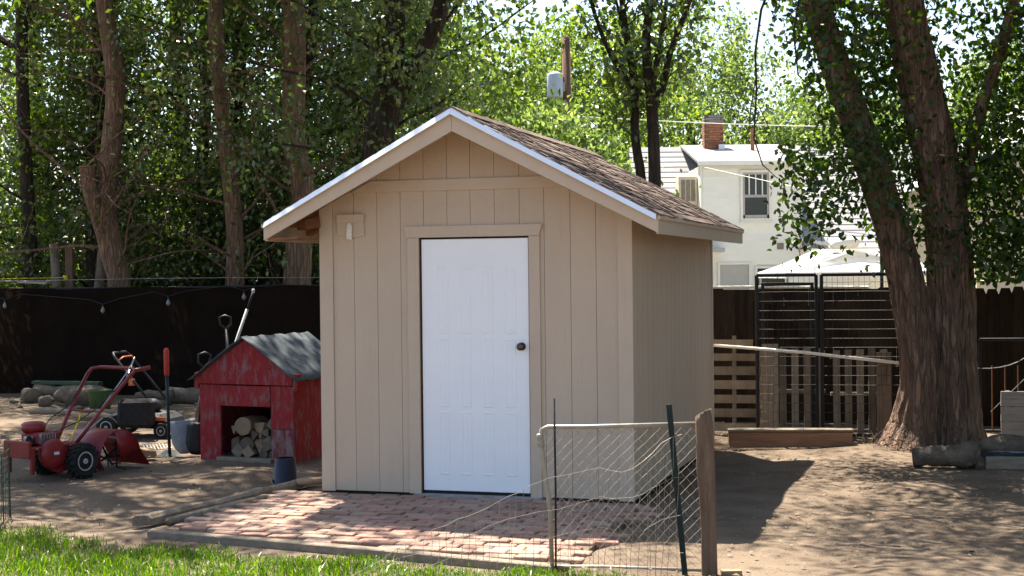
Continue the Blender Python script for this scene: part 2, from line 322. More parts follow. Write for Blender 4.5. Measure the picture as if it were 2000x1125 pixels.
def lawn():
    rg = np.random.RandomState(5); n = 95000
    x = rg.uniform(-6, 1.2, n); y = rg.uniform(6.6, 10.75, n)
    edge = np.interp(x, [-6, -3.7, -2.95, -2.4, -1.35, -.4, .3, 1.2], [10.7, 10.45, 9.95, 9.5, 9.2, 8.83, 8.6, 8.35])
    edge = edge + .10*np.sin(x*5.1) + .06*np.sin(x*13+1) + rg.normal(0, .07, n)
    dens = .55 + .45*np.sin(x*2.3+y*1.7)*np.cos(y*2.9-x)
    edge = edge + np.where(rg.rand(n) < .035, rg.exponential(.16, n), 0)
    k = (y < edge) & (rg.rand(n) < .62+.38*dens); x, y = x[k], y[k]; n = len(x); ed = (edge[k]-y)
    h = rg.uniform(.035, .095, n)*np.clip(.45+ed*1.3, .45, 1.1)*(1+.25*np.sin(x*4)*np.cos(y*5)); wd = rg.uniform(.0022, .0042, n); a = rg.uniform(0, 6.28, n); b = rg.uniform(0, 6.28, n); ln = rg.gamma(2.2, .30, n)
    base = np.stack([x, y, np.full(n, GZ-.004)], -1); s = np.stack([np.cos(a), np.sin(a), np.zeros(n)], -1)*wd[:, None]
    lean = np.stack([np.cos(b), np.sin(b), np.zeros(n)], -1)*(h*ln)[:, None]; up = np.array([0, 0, 1.])*h[:, None]
    V = np.stack([base-s, base+s, base+up*.6+lean*.35+s*.8, base+up*.6+lean*.35-s*.8, base+up*(1-.25*ln[:, None])+lean], 1).reshape(-1, 3)
    q = np.arange(n)[:, None]*5; F = np.concatenate([q+np.array([t]) for t in ((0, 1, 2), (0, 2, 3), (3, 2, 4))])
    tag(put('lawn_grass', fastmesh('lawn_grass', V, F, 'grass')), 'bright green lawn grass in the lower left foreground', 'grass', kind='stuff')
lawn()

# ------------------------------------------------------------------ brick patio with timber edging
def patio():
    rg = random.Random(11)
    bed = MB().prism([(-.38, .0), (2.70, .0), (2.68, -2.42), (-.42, -1.86)], -.06, -.022, 'z')
    root = tag(bed.build('patio', 'dirt', None, loc=(SX, SY, 0), rot=(0, 0, -YAW)), kind='structure')
    L, Bw = .214, .106
    def bm(sd):
        m = MB().box(-L/2+.004, L/2-.004, -Bw/2+.0035, Bw/2-.0035, -.04, 0)
        r = random.Random(sd); vs = []
        for v in m.v: vs.append((v[0]+r.uniform(-.003, .003), v[1]+r.uniform(-.003, .003), v[2]+r.uniform(-.002, .002)))
        top = [tuple(Vector(vs[i])*1 + Vector((0, 0, .006))) for i in ()]
        m.v = vs
        # chamfered top: inset ring
        a = [Vector(v) for v in vs[4:8]]; c = sum(a, Vector())/4
        ins = [c + (p-c)*.93 + Vector((0, 0, .006)) for p in a]; b = len(m.v); m.v += [tuple(p) for p in ins]
        m.f = [f for f in m.f if f != (4, 5, 7, 6)] + [(4, 5, b+1, b), (5, 7, b+3, b+1), (7, 6, b+2, b+3), (6, 4, b, b+2), (b, b+1, b+3, b+2)]
        return m
    meshes = [bm(k).mesh('brick', t) for k, t in enumerate(['brick']*6 + ['brick_tan']*3 + ['brick_grey'])]
    cnt = 0; v = -.115; row = 0
    while v > -2.4:
        u = -.30 + (L/2 if row % 2 else 0) + rg.uniform(-.03, .03); 
        while u < 2.66:
            fe = -1.90 - (u+.4)*.165
            if v > fe+.06 and cnt < 300:
                o = put('brick', rg.choice(meshes), root, (u, v+rg.uniform(-.006, .006), -.008+rg.uniform(-.006, .006)), (rg.uniform(-.025, .025), rg.uniform(-.02, .02), rg.uniform(-.035, .035)))
                cnt += 1
            u += L + rg.uniform(.002, .010)
        v -= Bw + .006; row += 1
    for (u, v, a) in [(2.78, -.25, .1), (2.80, -.47, -.2), (2.76, -.68, .15), (2.74, -1.36, .03), (2.72, -1.60, .1)]:
        put('brick', meshes[int(u*100) % 5], root, (u, v, -.012), (0, .03, a))
    st = MB().box(.80, 1.86, -.055, .02, -.05, .006); st.build('threshold', 'concrete', root)
    # front edging: a weathered board on edge
    e = MB(); pts = [Vector((-.45, -1.93, -.035)), Vector((.6, -2.10, -.03)), Vector((1.6, -2.27, -.028)), Vector((2.62, -2.45, -.032))]
    vs = []; 
    for p in pts: vs += [p+Vector((0, -.055, -.03)), p+Vector((0, -.05, .028)), p+Vector((0, .03, .03)), p+Vector((0, .035, -.03))]
    e.add(vs, [(4*i+k, 4*i+(k+1) % 4, 4*i+4+(k+1) % 4, 4*i+4+k) for i in range(3) for k in range(4)] + [(3, 2, 1, 0), (12, 13, 14, 15)])
    e.v = [Matrix.Translation((SX, SY, 0)) @ Matrix.Rotation(-YAW, 4, 'Z') @ Vector(v) for v in e.v]
    tag(e.build('edging_board', 'oldwood', bevel=.006), 'weathered grey edging board between the brick patio and the lawn', 'board')
    # left edging: old split landscape timber
    t = MB(); P = [Vector(sp(-.66, -1.70, -.002)), Vector(sp(-.58, -1.2, .0)), Vector(sp(-.50, -.6, .0)), Vector(sp(-.42, -.1, .0)), Vector(sp(-.33, .55, .0))]
    rg_ = random.Random(5); vs = []
    P = [P[0].lerp(P[-1], i/14) + Vector((rg_.uniform(-.012, .012), 0, rg_.uniform(-.006, .006))) for i in range(15)]
    for i, p in enumerate(P):
        wd_, hh = .058+rg_.uniform(-.008, .008), .036+rg_.uniform(-.006, .006)
        for (a, b) in ((-1, -.8), (-1.03, .55), (-.72, .95), (-.1, 1.0), (.55, .9), (.95, .3), (1, -.8)): vs.append(p + Vector((a*wd_, .3*a*wd_, b*hh+.004)))
    t.add(vs, [(7*i+k, 7*i+(k+1) % 7, 7*i+7+(k+1) % 7, 7*i+7+k) for i in range(14) for k in range(7)] + [tuple(range(6, -1, -1)), tuple(range(98, 105))])
    tag(t.build('landscape_timber', 'oldwood_y'), 'long split weathered timber edging the left side of the brick patio', 'timber')
    t = MB(); P = [Vector(sp(-.53, -1.55, -.02)), Vector(sp(-.40, -.9, -.02)), Vector(sp(-.33, -.35, -.018))]
    t.tube(P, [.03, .04, .03], 8, True, .3, 5); tag(t.build('split_timber', 'oldwood_y', smooth=True), 'thin split-off timber strip lying along the bricks beside the long timber', 'timber')
    t = MB(); t.tube([Vector(sp(-.33, .18, .03)), Vector(sp(-.16, .28, .035)), Vector(sp(-.02, .36, .04))], [.03, .035, .03], 8, True, .25, 7)
    tag(t.build('wood_offcut', 'logend', smooth=True), 'short pale wood offcut between the dark bucket and the shed', 'wood')
patio()

# ------------------------------------------------------------------ the shed
def shed():
    root = thing('garden_shed', 'beige gabled garden shed with white door and brown shingle roof', 'shed', (SX, SY, 0), -YAW)
    SL, AP, M2 = .527, 3.018, W/2
    top = lambda u: AP - SL*abs(u - M2)
    wt = lambda u: top(u) - .040
    ed = [.105, .288, .49, .693, .892, 1.09, 1.285, 1.485, 1.69, 1.89, 2.1, 2.303, 2.475]
    rg = random.Random(2)
    def board(a, b, zb, y0=0, y1=.02, zcap=None, name='siding_board'):
        g = .0017
        a, b = a+g, b-g
        pts = [(a, zb), (b, zb)]
        if zcap: pts += [(b, min(zcap, wt(b))), (a, min(zcap, wt(a)))]
        elif a < M2 < b: pts += [(b, wt(b)), (M2, wt(M2)), (a, wt(a))]
        else: pts += [(b, wt(b)), (a, wt(a))]
        return MB().prism(pts, y0, y1, 'y').build(name, 'siding', root)
    # door opening cut: build core as pieces
    core = MB(); core.box(.02, .80, .017, .05, .01, 2.2); core.box(1.82, W-.02, .017, .05, .01, 2.0); core.box(.80, 1.82, .017, .05, 2.09, 2.2)
    core.prism([(.1, 2.2), (W-.1, 2.2), (M2, wt(M2)-.01)], .017, .05, 'y')
    core.build('sheathing', 'siding', root)
    for a, b in zip(ed[:-1], ed[1:]):
        if b <= .80: board(a, b, .008)
        elif a >= 1.80: board(a, b, .008)
        elif a < .80: board(a, .80, .008, zcap=2.10); board(a, b, 2.10)
        elif b > 1.82: board(1.82, b, .008, zcap=2.10); board(a, b, 2.10)
        else: board(a, b, 2.10)
    # corner boards
    for a, b in ((-.012, .105), (2.475, W+.012)):
        MB().prism([(a, 0), (b, 0), (b, wt(b)), (a, wt(a))], -.014, .006, 'y').build('corner_board', 'trim', root, bevel=.002)
    # horizontal band under the gable
    zt, zb = 2.513, 2.422
    x = lambda z: (AP - .055 - z)/SL
    MB().prism([(M2-x(zb), zb), (M2+x(zb), zb), (M2+x(zt), zt), (M2-x(zt), zt)], -.016, .001, 'y').build('gable_band', 'trim', root, bevel=.002)
    # door casing: head with splayed ends, two legs
    MB().prism([(.752, 2.050), (1.852, 2.050), (1.880, 2.142), (.728, 2.142)], -.022, .001, 'y').build('door_head', 'trim', root, bevel=.002)
    MB().box(.755, .852, -.018, .001, .004, 2.048).build('door_casing', 'trim', root, bevel=.002)
    MB().box(1.768, 1.856, -.018, .001, .004, 2.048).build('door_casing', 'trim', root, bevel=.002)
    fr = MB(); fr.box(.800, .856, .002, .11, .0, 2.09); fr.box(1.770, 1.82, .002, .11, .0, 2.09); fr.box(.856, 1.770, .002, .11, 2.053, 2.09)
    fr.build('door_frame', 'rawwood', root)
    # door slab; twelve long embossed panels in relief
    dr = MB().box(.868, 1.758, .006, .046, .032, 2.036).build('door', 'door', root, bevel=.003)
    def panel(u0, u1, z0, z1):
        m = MB(); y0 = .006
        def ring(d, y): return [(u0+d, y, z0+d), (u1-d, y, z0+d), (u1-d, y, z1-d), (u0+d, y, z1-d)]
        rs = [ring(0, y0), ring(.005, y0-.0035), ring(.013, y0-.0035), ring(.022, y0-.0006), ring(.030, y0-.003)]
        vs = sum(rs, []); fs = [(4*i+k, 4*i+(k+1) % 4, 4*i+4+(k+1) % 4, 4*i+4+k) for i in range(4) for k in range(4)] + [(16, 17, 18, 19)]
        m.add(vs, fs).build('door_panel', 'door', dr)
    for u in (1.0, 1.187, 1.372, 1.560):
        for z0, z1 in ((1.285, 1.81), (.70, 1.245), (.16, .665)): panel(u, u+.092, z0, z1)
    kn = MB().lathe([(.030, 0), (.032, .008), (.014, .012), (.013, .030), (.026, .040), (.030, .055), (.026, .066), (.010, .070)], 20, Matrix.Translation((1.700, .005, 1.185)) @ Matrix.Rotation(R(90), 4, 'X'))
    kn.build('door_knob', 'knob', dr, True)
    MB().box(.86, 1.766, .02, .06, .004, .026).build('door_gap_shade', 'black', root)  # black strip standing in for the shade in the gap below the door
    # covered vent plate with a white bracket
    pl = MB().prism([(.15, 2.245), (.15, 2.09), (.265, 2.055), (.383, 2.075), (.383, 2.245)], -.020, .001, 'y').build('cover_plate', 'trim', root, bevel=.002)
    MB().prism([(.15, 2.18), (.383, 2.18), (.388, 2.250), (.147, 2.250)], -.030, -.0205, 'y').build('plate_flap', 'trim', pl, bevel=.002)
    rough(MB().prism([(.243, 2.055), (.287, 2.045), (.290, 2.15), (.278, 2.178), (.258, 2.178), (.246, 2.15)], -.046, -.031, 'y'), .002, 3).build('bracket', 'white_plastic', pl)
    # side and back walls in boards
    nb = 19; bw = D/nb
    for k in range(nb):
        MB().box(W-.018, W, .006+k*bw+.004, .006+(k+1)*bw-.004, .0, 2.19).build('siding_board', 'siding_side', root)
        MB().box(0, .018, .006+k*bw+.004, .006+(k+1)*bw-.004, .0, 2.19).build('siding_board', 'siding_side', root)
    MB().box(W-.04, W-.0185, .02, D-.02, 0, 2.2).build('sheathing', 'siding_side', root); MB().box(.0185, .04, .02, D-.02, 0, 2.2).build('sheathing', 'siding_side', root)
    MB().prism([(.03, 0), (W-.03, 0), (W-.03, wt(W)), (M2, wt(M2)), (.03, wt(0))], D-.02, D+.004, 'y').build('back_wall', 'siding_side', root)
    MB().box(W-.02, W+.014, D-.03, D+.02, 0, 2.17).build('corner_board', 'trim', root)
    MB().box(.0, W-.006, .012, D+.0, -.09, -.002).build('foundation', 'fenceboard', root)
    # roof
    v0, v1 = -.4366, D+.15; os_ = .30
    eL, eR = -os_, W+os_
    th = .022
    for sgn, e, nm in ((-1, eL, 'left'), (1, eR, 'right')):
        z0, z1 = top(e), AP
        MB().prism([(e, z0-.014), (M2, z1-.014), (M2, z1-.036), (e, z0-.036)], v0+.03, v1-.02, 'y').build('roof_deck', 'deckwood', root)
    # front rake boards and white metal drip edges
    for e, sg in ((eL, -1), (eR, 1)):
        a = (e, top(e)-.012); b = (M2+sg*.001, AP-.012)
        MB().prism([a, b, (b[0], AP-.172), (e, top(e)-.140)], v0, v0+.024, 'y').build('rake_board', 'trim', root, bevel=.002)
        MB().prism([(e-.012*-sg*-1, top(e)+.006), (b[0], AP+.006), (b[0], AP-.046), (e-.012*-sg*-1, top(e)-.042)], v0-.014, v0-.002, 'y').skew().build('drip_edge', 'drip', root)
        MB().prism([a, b, (b[0], AP-.172), (e, top(e)-.140)], v1-.024, v1, 'y').build('rake_board', 'trim', root)
        # eave fascia and its metal edge
        x0, x1 = (e-.022, e) if sg > 0 else (e, e+.022)
        MB().box(x0, x1, v0+.026, v1-.026, top(e)-.145, top(e)-.016).build('eave_fascia', 'trim', root, bevel=.002)
        x0, x1 = (e+.002, e+.014) if sg > 0 else (e-.014, e-.002)
        MB().box(x0, x1, v0-.012, v1+.005, top(e)-.040, top(e)-.004).build('eave_drip', 'trim', root)
    # lookouts and rafters seen under the overhang
    for u in (.02,):
        MB().box(u-.30, u-.034, v0+.03, -.03, 2.045, 2.06).build('soffit_board', 'deckwood', root)
    for k in range(7):
        v = .35+k*.55
        for sg in (-1, 1):
            e = eL+.024 if sg < 0 else eR-.024
            beam(MB(), (e, v, top(e)-.085), (M2, v, AP-.085), .038, .085, (0, 1, 0)).build('rafter', 'deckwood', root)
    bl = MB(); beam(bl, (-.075, v0+.22, 2.165), (-.03, v0+.40, 2.19), .09, .085); bl.build('lookout_block', 'rawwood', root)
    # shingles: right slope one by one
    ang = math.atan(SL); ru = 1/math.cos(ang)
    def shingle_mesh(wd, Ln, notch):
        m = MB(); h = .011
        m.prism([(0, 0), (wd-.004, 0), (wd-.004, Ln), (0, Ln)], 0, h, 'z'); 
        m.v = [(v[0], v[1], v[2]*(1 - .75*v[1]/Ln)) for v in m.v]
        if notch:
            m.box(.01, wd*.42, .002, Ln*.55, h*.95, h*1.55)
        return m
    expo = .138; rows = int((M2+os_)*ru/expo)+1; vs_ = random.Random(7)
    shm = [shingle_mesh(wd, .2, nt_).mesh('shingle', 'shingle') for wd, nt_ in ((.30, 0), (.33, 1), (.27, 1))]; wds = [.30, .33, .27]
    for r in range(rows):
        dist = (M2+os_)*ru + .012 - r*expo          # slope distance from the ridge to the lower edge
        if dist < .12: break
        v = v0-.018 + (r % 3)*-.09
        while v < v1+.0:
            k = vs_.randrange(3); vv = max(v, v0-.018) ; 
            # local axes: x along the eave (v), y up the slope
            ex_, ey_, ez_ = Vector((0, 1, 0)), Vector((-math.cos(ang), 0, math.sin(ang))), Vector((math.sin(ang), 0, math.cos(ang)))
            org = Vector((M2, 0, AP-.014)) + (-ey_)*dist + ez_*.006
            m = Matrix((ex_, ey_, ez_)).transposed().to_4x4(); m.translation = org + ex_*(vv)
            o = put('shingle', shm[k], root); o.matrix_local = m @ Matrix.Rotation(vs_.uniform(-.012, .012), 4, 'Z') @ Matrix.Translation((0, vs_.uniform(-.006, .006), 0))
            if vv != v: o.scale.x = max(.25, (v+wds[k]-vv)/wds[k])
            end = vv + wds[k]*o.scale.x
            if end > v1+.012: o.scale.x *= max(.1, (v1+.012-vv)/(end-vv))
            v += wds[k]
    lm = MB()
    for r in range(rows):
        dist = (M2+os_)*ru + .012 - r*expo
        if dist < .1: break
        d2 = max(.0, dist-.2); a = Vector((-math.cos(ang), 0, -math.sin(ang)))
        p, q = Vector((M2, 0, AP-.008))+a*dist, Vector((M2, 0, AP-.012))+a*d2; n_ = Vector((-math.sin(ang), 0, math.cos(ang)))
        lm.prism([(p.x, p.z), (p.x+n_.x*.011, p.z+n_.z*.011), (q.x+n_.x*.004, q.z+n_.z*.004), (q.x, q.z)], v0-.015, v1+.012, 'y')
    tag(lm.build('shingle_courses', 'shingle', root), kind='stuff')
    v = v0-.02
    while v < v1-.1:
        m = MB()
        for sg in (-1, 1):
            m.prism([(M2, AP+.010), (M2+sg*.13, AP+.010-SL*.13), (M2+sg*.13, AP+.018-SL*.13), (M2, AP+.020)], v, v+.24, 'y')
        o = m.build('ridge_shingle', 'shingle', root); v += .225
shed()

# ------------------------------------------------------------------ trees
def leaves(name, C, mat, size, seed, parent, ovate=False, droop=.45):
    rg = np.random.RandomState(seed); n = len(C)
    d = rg.normal(0, 1, (n, 3)); d[:, 2] -= droop*1.6; d /= np.linalg.norm(d, axis=1)[:, None]
    u = rg.normal(0, 1, (n, 3)); u[:, 2] += .6; s = np.cross(d, u); s /= np.linalg.norm(s, axis=1)[:, None]+1e-9; nn = np.cross(s, d)
    L = size*rg.uniform(.65, 1.25, n)[:, None]; wd = L*rg.uniform(.27, .36, n)[:, None]; fo = L*rg.uniform(.02, .14, n)[:, None]
    if ovate:
        V = np.stack([C, C+d*L*.28+s*wd*.95+nn*fo, C+d*L*.62+s*wd*.8+nn*fo*.8, C+d*L-nn*fo*.6, C+d*L*.62-s*wd*.8+nn*fo*.8, C+d*L*.28-s*wd*.95+nn*fo], 1).reshape(-1, 3)
        b = np.arange(n)[:, None]*6; F = np.concatenate([b+np.array([t]) for t in ((0, 1, 2), (0, 2, 3), (0, 3, 4), (0, 4, 5))])
    else:
        V = np.stack([C, C+d*L*.45+s*wd+nn*fo, C+d*L-nn*fo*.5, C+d*L*.45-s*wd+nn*fo], 1).reshape(-1, 3)
        b = np.arange(n)[:, None]*4; F = np.concatenate([b+np.array([t]) for t in ((0, 1, 2), (0, 2, 3))])
    o = put(name, fastmesh(name, V, F, mat), parent); return o
def trunkpath(pts, rad, seg=14):
    P = [Vector(p) for p in pts]; out, ro = [], []
    n = len(P)
    for i in range(n-1):
        p0, p1, p2, p3 = P[max(i-1, 0)], P[i], P[i+1], P[min(i+2, n-1)]
        k = max(2, int(seg*(p2-p1).length/ sum((P[j+1]-P[j]).length for j in range(n-1))+1))
        for j in range(k):
            t = j/k; t2, t3 = t*t, t*t*t
            out.append(.5*((2*p1) + (p2-p0)*t + (2*p0-5*p1+4*p2-p3)*t2 + (3*p1-p0-3*p2+p3)*t3)); ro.append(rad[i]+(rad[i+1]-rad[i])*t)
    out.append(P[-1]); ro.append(rad[-1]); return out, ro
def stem_mesh(pts, rad, n=18, ridge=.10, seed=0, seg=26):
    p, r = trunkpath(pts, rad, seg); rg = random.Random(seed); mb = MB(); up = None
    ph = [rg.uniform(0, 6.28) for _ in range(4)]; fr = [rg.choice((3, 4, 5)), rg.choice((6, 7, 8)), rg.choice((9, 10, 11))]
    vs = []
    for i, q in enumerate(p):
        t = (p[min(i+1, len(p)-1)] - p[max(i-1, 0)]).normalized()
        if up is None: up = Vector((0, 1, 0))
        a = t.cross(up).normalized(); c = a.cross(t).normalized(); up = c
        for k in range(n):
            an = 2*math.pi*k/n; tw = i*.08
            fz = .035*(math.sin(17*an+ph[3]+1.3*math.sin(i*.33+ph[1]))+.8*math.sin(13*an+ph[2]+1.7*math.sin(i*.27+ph[0]))) if n >= 30 else 0
            rr = r[i]*(1 + fz + ridge*(.6*math.sin(fr[0]*an+ph[0]+tw) + .5*math.sin(fr[1]*an+ph[1]-tw*1.5) + .4*math.sin(fr[2]*an+ph[2]+tw*2)) + rg.uniform(-.03, .03))
            vs.append(q + (a*math.cos(an)+c*math.sin(an))*rr)
    fs = [(i*n+k, i*n+(k+1) % n, (i+1)*n+(k+1) % n, (i+1)*n+k) for i in range(len(p)-1) for k in range(n)] + [tuple(range((len(p)-1)*n, len(p)*n))]
    mb.add(vs, fs); return mb, p, r
def tree(name, label, stems, group=None, bark='bark', leaf='leaf', lsize=.1, seed=0, nlimb=14, llen=2.2, zlo=2.2, nleaf=9000, spread=.30, bias=(0, 0, 0), ridge=.1,
         up=.45, cat='tree', ovate=False, extra=None, sides=16, keep=None, twigr=.008, lthick=1.0, nextra=0, tseg=26):
    base = Vector(stems[0][0][0]); root = thing(name, label, cat, base, 0, group); rg = random.Random(seed); nr = np.random.RandomState(seed)
    C = []
    for si, (pts, rad) in enumerate(stems):
        pts = [Vector(p)-base for p in pts]
        mb, p, r = stem_mesh(pts, rad, sides, ridge, seed+si, tseg); mb.build('trunk', bark, root, True)
        nl = max(1, nlimb//len(stems))
        cand = [i for i in range(len(p)) if p[i].z > zlo-.8-base.z*0]
        if not cand: cand = [len(p)-1]
        for k in range(nl):
            i = cand[int((k+rg.random())/nl*len(cand)) % len(cand)] if k < nl-2 else len(p)-1
            an = rg.uniform(0, 6.283); L = llen*rg.uniform(.55, 1.15)
            d = Vector((math.cos(an), math.sin(an), up+rg.uniform(-.3, .5))) + Vector(bias); d.normalize()
            q = [p[i]]; dd = d.copy()
            for j in range(5):
                dd = (dd + Vector((rg.uniform(-.25, .25), rg.uniform(-.25, .25), rg.uniform(-.22, .16)))).normalized(); q.append(q[-1]+dd*L/5)
            r0 = min(r[i]*.5, .008+L*.009*lthick); lm = MB(); lm.tube(q, [r0*(1-.8*j/5) for j in range(6)], 6, False)
            for m in range(5):
                j = rg.randint(1, 4); t = q[j].lerp(q[j+1], rg.random()); e = Vector((rg.gauss(0, 1), rg.gauss(0, 1), rg.gauss(-.05, .7))).normalized()*L*rg.uniform(.25, .5)
                mid = t+e*.5+Vector((0, 0, .05*L)); tip = t+e-Vector((0, 0, .08*L)); lm.tube([t, mid, tip], [twigr, twigr*.7, twigr*.3], 4, False)
                for w_ in range(6): C.append(t.lerp(tip, rg.uniform(.25, 1.1)) + Vector((rg.gauss(0, .12), rg.gauss(0, .12), rg.gauss(0, .12))))
            lm.build('limb', bark, root, True)
            for w_ in range(5): C.append(q[rg.randint(3, 5)] + Vector((rg.gauss(0, .15), rg.gauss(0, .15), rg.gauss(0, .12))))
    C = np.array([tuple(c) for c in C])
    C = C[C[:, 2]+base.z > zlo*.75]
    idx = nr.randint(0, len(C), nleaf); P = C[idx] + nr.normal(0, 1, (nleaf, 3))*spread*np.array([1, 1, .75])*nr.uniform(.4, 1.1, (nleaf, 1))
    if extra is not None:
        E_ = np.array(extra)-np.array(tuple(base)); P = np.concatenate([P, E_[nr.randint(0, len(E_), nextra)] + nr.normal(0, 1, (nextra, 3))*spread*.8])
    if keep is not None: P = P[keep(P+np.array(tuple(base)))]
    leaves('crown', P, leaf, lsize, seed, root, ovate)
    return root
G0 = GZ-.05
# belt of trees behind the screened fence
gB = 'tall trees behind the dark screened fence'
bl = [
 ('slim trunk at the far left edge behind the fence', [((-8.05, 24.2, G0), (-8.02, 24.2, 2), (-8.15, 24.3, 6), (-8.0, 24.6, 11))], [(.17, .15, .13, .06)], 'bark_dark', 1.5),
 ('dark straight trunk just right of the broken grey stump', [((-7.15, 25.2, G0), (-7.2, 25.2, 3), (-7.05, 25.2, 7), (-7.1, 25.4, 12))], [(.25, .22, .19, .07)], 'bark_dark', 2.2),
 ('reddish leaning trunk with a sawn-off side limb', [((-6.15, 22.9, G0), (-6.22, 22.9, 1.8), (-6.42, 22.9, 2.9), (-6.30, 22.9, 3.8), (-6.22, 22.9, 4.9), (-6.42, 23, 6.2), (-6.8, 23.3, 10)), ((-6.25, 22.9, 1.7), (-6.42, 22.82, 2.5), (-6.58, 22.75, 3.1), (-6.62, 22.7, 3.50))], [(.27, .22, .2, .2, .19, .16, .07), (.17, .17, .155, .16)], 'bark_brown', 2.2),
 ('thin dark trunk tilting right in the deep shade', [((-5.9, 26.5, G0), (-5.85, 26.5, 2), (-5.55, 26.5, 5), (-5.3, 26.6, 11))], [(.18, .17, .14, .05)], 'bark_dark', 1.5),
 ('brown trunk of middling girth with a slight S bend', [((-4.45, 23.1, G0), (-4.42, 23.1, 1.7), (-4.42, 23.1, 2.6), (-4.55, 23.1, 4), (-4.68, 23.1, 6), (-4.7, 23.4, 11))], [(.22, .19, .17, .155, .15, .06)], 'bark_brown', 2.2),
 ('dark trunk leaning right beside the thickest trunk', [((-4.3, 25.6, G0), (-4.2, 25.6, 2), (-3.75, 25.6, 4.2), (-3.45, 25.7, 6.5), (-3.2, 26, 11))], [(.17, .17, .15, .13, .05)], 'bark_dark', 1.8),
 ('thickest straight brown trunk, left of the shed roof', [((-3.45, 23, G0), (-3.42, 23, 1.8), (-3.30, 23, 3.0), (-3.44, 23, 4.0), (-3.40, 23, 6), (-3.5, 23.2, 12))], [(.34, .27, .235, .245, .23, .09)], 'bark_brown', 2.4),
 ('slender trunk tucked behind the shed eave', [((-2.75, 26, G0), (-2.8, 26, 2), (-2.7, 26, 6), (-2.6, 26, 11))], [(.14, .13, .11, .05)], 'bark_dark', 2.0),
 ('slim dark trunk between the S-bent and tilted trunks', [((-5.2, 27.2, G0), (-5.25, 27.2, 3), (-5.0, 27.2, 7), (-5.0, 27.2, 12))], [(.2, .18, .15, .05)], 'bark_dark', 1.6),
]
_kr = np.random.RandomState(77)
def in_yard(P): return ~((P[:, 2] < 6.6) & (P[:, 1] < 23.6) & (_kr.rand(len(P)) > .12)) & ~((P[:, 1] < 20.35-.306*P[:, 0]+.15) & (P[:, 2] < 4.6) & (P[:, 0] > -9.5))
for i, (lab, st, rd, bk, zl) in enumerate(bl):
    stems = [(p_, tuple(q_*.78 for q_ in r_)) for p_, r_ in zip(st, rd)]
    t = tree('leafy_tree', 'leafy tree with ' + lab, stems, gB, bk, 'leaf', (.10, .125, .085, .11, .095, .13, .10, .09, .12)[i], 20+i, 26, 2.8, zl, (17000, 15000, 20000, 17000, 18000, 14000, 18000, 19000, 16000)[i], .27, keep=in_yard, bias=(0, -.02, 0))
    if i == 2:
        m = Matrix.Translation(Vector((-6.62, 22.7, 3.50)) - Vector((-6.15, 22.9, G0)))
        MB().lathe([(.122, -.004), (.124, .006), (.08, .010)], 18, m).build('cut_face', 'logend', t, True)
tree('leafy_tree', 'large forked dark tree rising behind the shed ridge', [(((-1.95, 20.8, G0), (-1.95, 20.8, 2), (-1.88, 20.8, 3.8), (-1.72, 20.8, 4.5), (-1.62, 20.8, 5.8), (-1.6, 20.6, 9)), (.30, .25, .22, .17, .14, .06)),
   (((-1.84, 20.8, 3.75), (-1.55, 20.75, 4.45), (-1.25, 20.7, 4.9), (-.92, 20.6, 5.8), (-.5, 20.2, 9)), (.17, .15, .13, .12, .05))], gB, 'bark_dark', 'leaf', .105, 41, 22, 2.7, 3.0, 15000, .34, up=.35)
for i, (x, y, lab) in enumerate([(-9.6, 29.5, 'at the far left'), (-7.0, 31, 'behind the sawn-limb trunk'), (-4.4, 30.5, 'behind the S-bent trunk'), (-1.6, 30, 'behind the shed ridge')]):
    tree('leafy_tree', 'dark leafy tree in the second row ' + lab, [(((x, y, G0), (x+.1, y, 3), (x-.1, y, 7), (x, y, 12)), (.2, .18, .14, .05))], gB, 'bark_dark', 'leaf', .15, 140+i, 34, 3.0, 1.6, 12000, .34)
# understorey shrubs that close the view between the trunks
ub = np.random.RandomState(9)
for i, (x, y, z, rr) in enumerate([(-9.2, 27, 2.2, 1.9), (-7.6, 29, 2.0, 1.8), (-6.3, 28.4, 1.9, 1.7), (-4.9, 29.2, 2.1, 1.8), (-3.5, 28.4, 2.0, 1.8), (-2.2, 28.2, 2.2, 1.9), (-.6, 28, 2.5, 2.1)]):
    root = thing('understorey_shrub', ['dark shrub at the far left behind the fence', 'dark shrub behind the broken grey stump', 'dark shrub behind the trunk with a sawn limb', 'dark shrub left of the S-bent brown trunk',
        'dark shrub right of the S-bent brown trunk', 'dark shrub showing beside the shed eave', 'shrubby green growth showing just above the shed ridge'][i], 'shrub', (x, y, G0), 0, 'understorey shrubs behind the fence')
    st = MB()
    for k in range(5):
        a = k*1.3; st.tube([(0, 0, 0), (.3*math.cos(a), .3*math.sin(a), z*.6), (.8*math.cos(a), .8*math.sin(a), z*1.3)], [.04, .03, .01], 5)
    st.build('stems', 'bark_dark', root)
    n = 8500; cl = ub.normal(0, 1, (130, 3))*np.array([.75, .6, .7])*rr*.75 + np.array([0, 0, z]); P = cl[ub.randint(0, 130, n)] + ub.normal(0, .27, (n, 3)); P = P[P[:, 2] > .1]
    leaves('foliage', P, 'leaf', .12, 60+i, root)
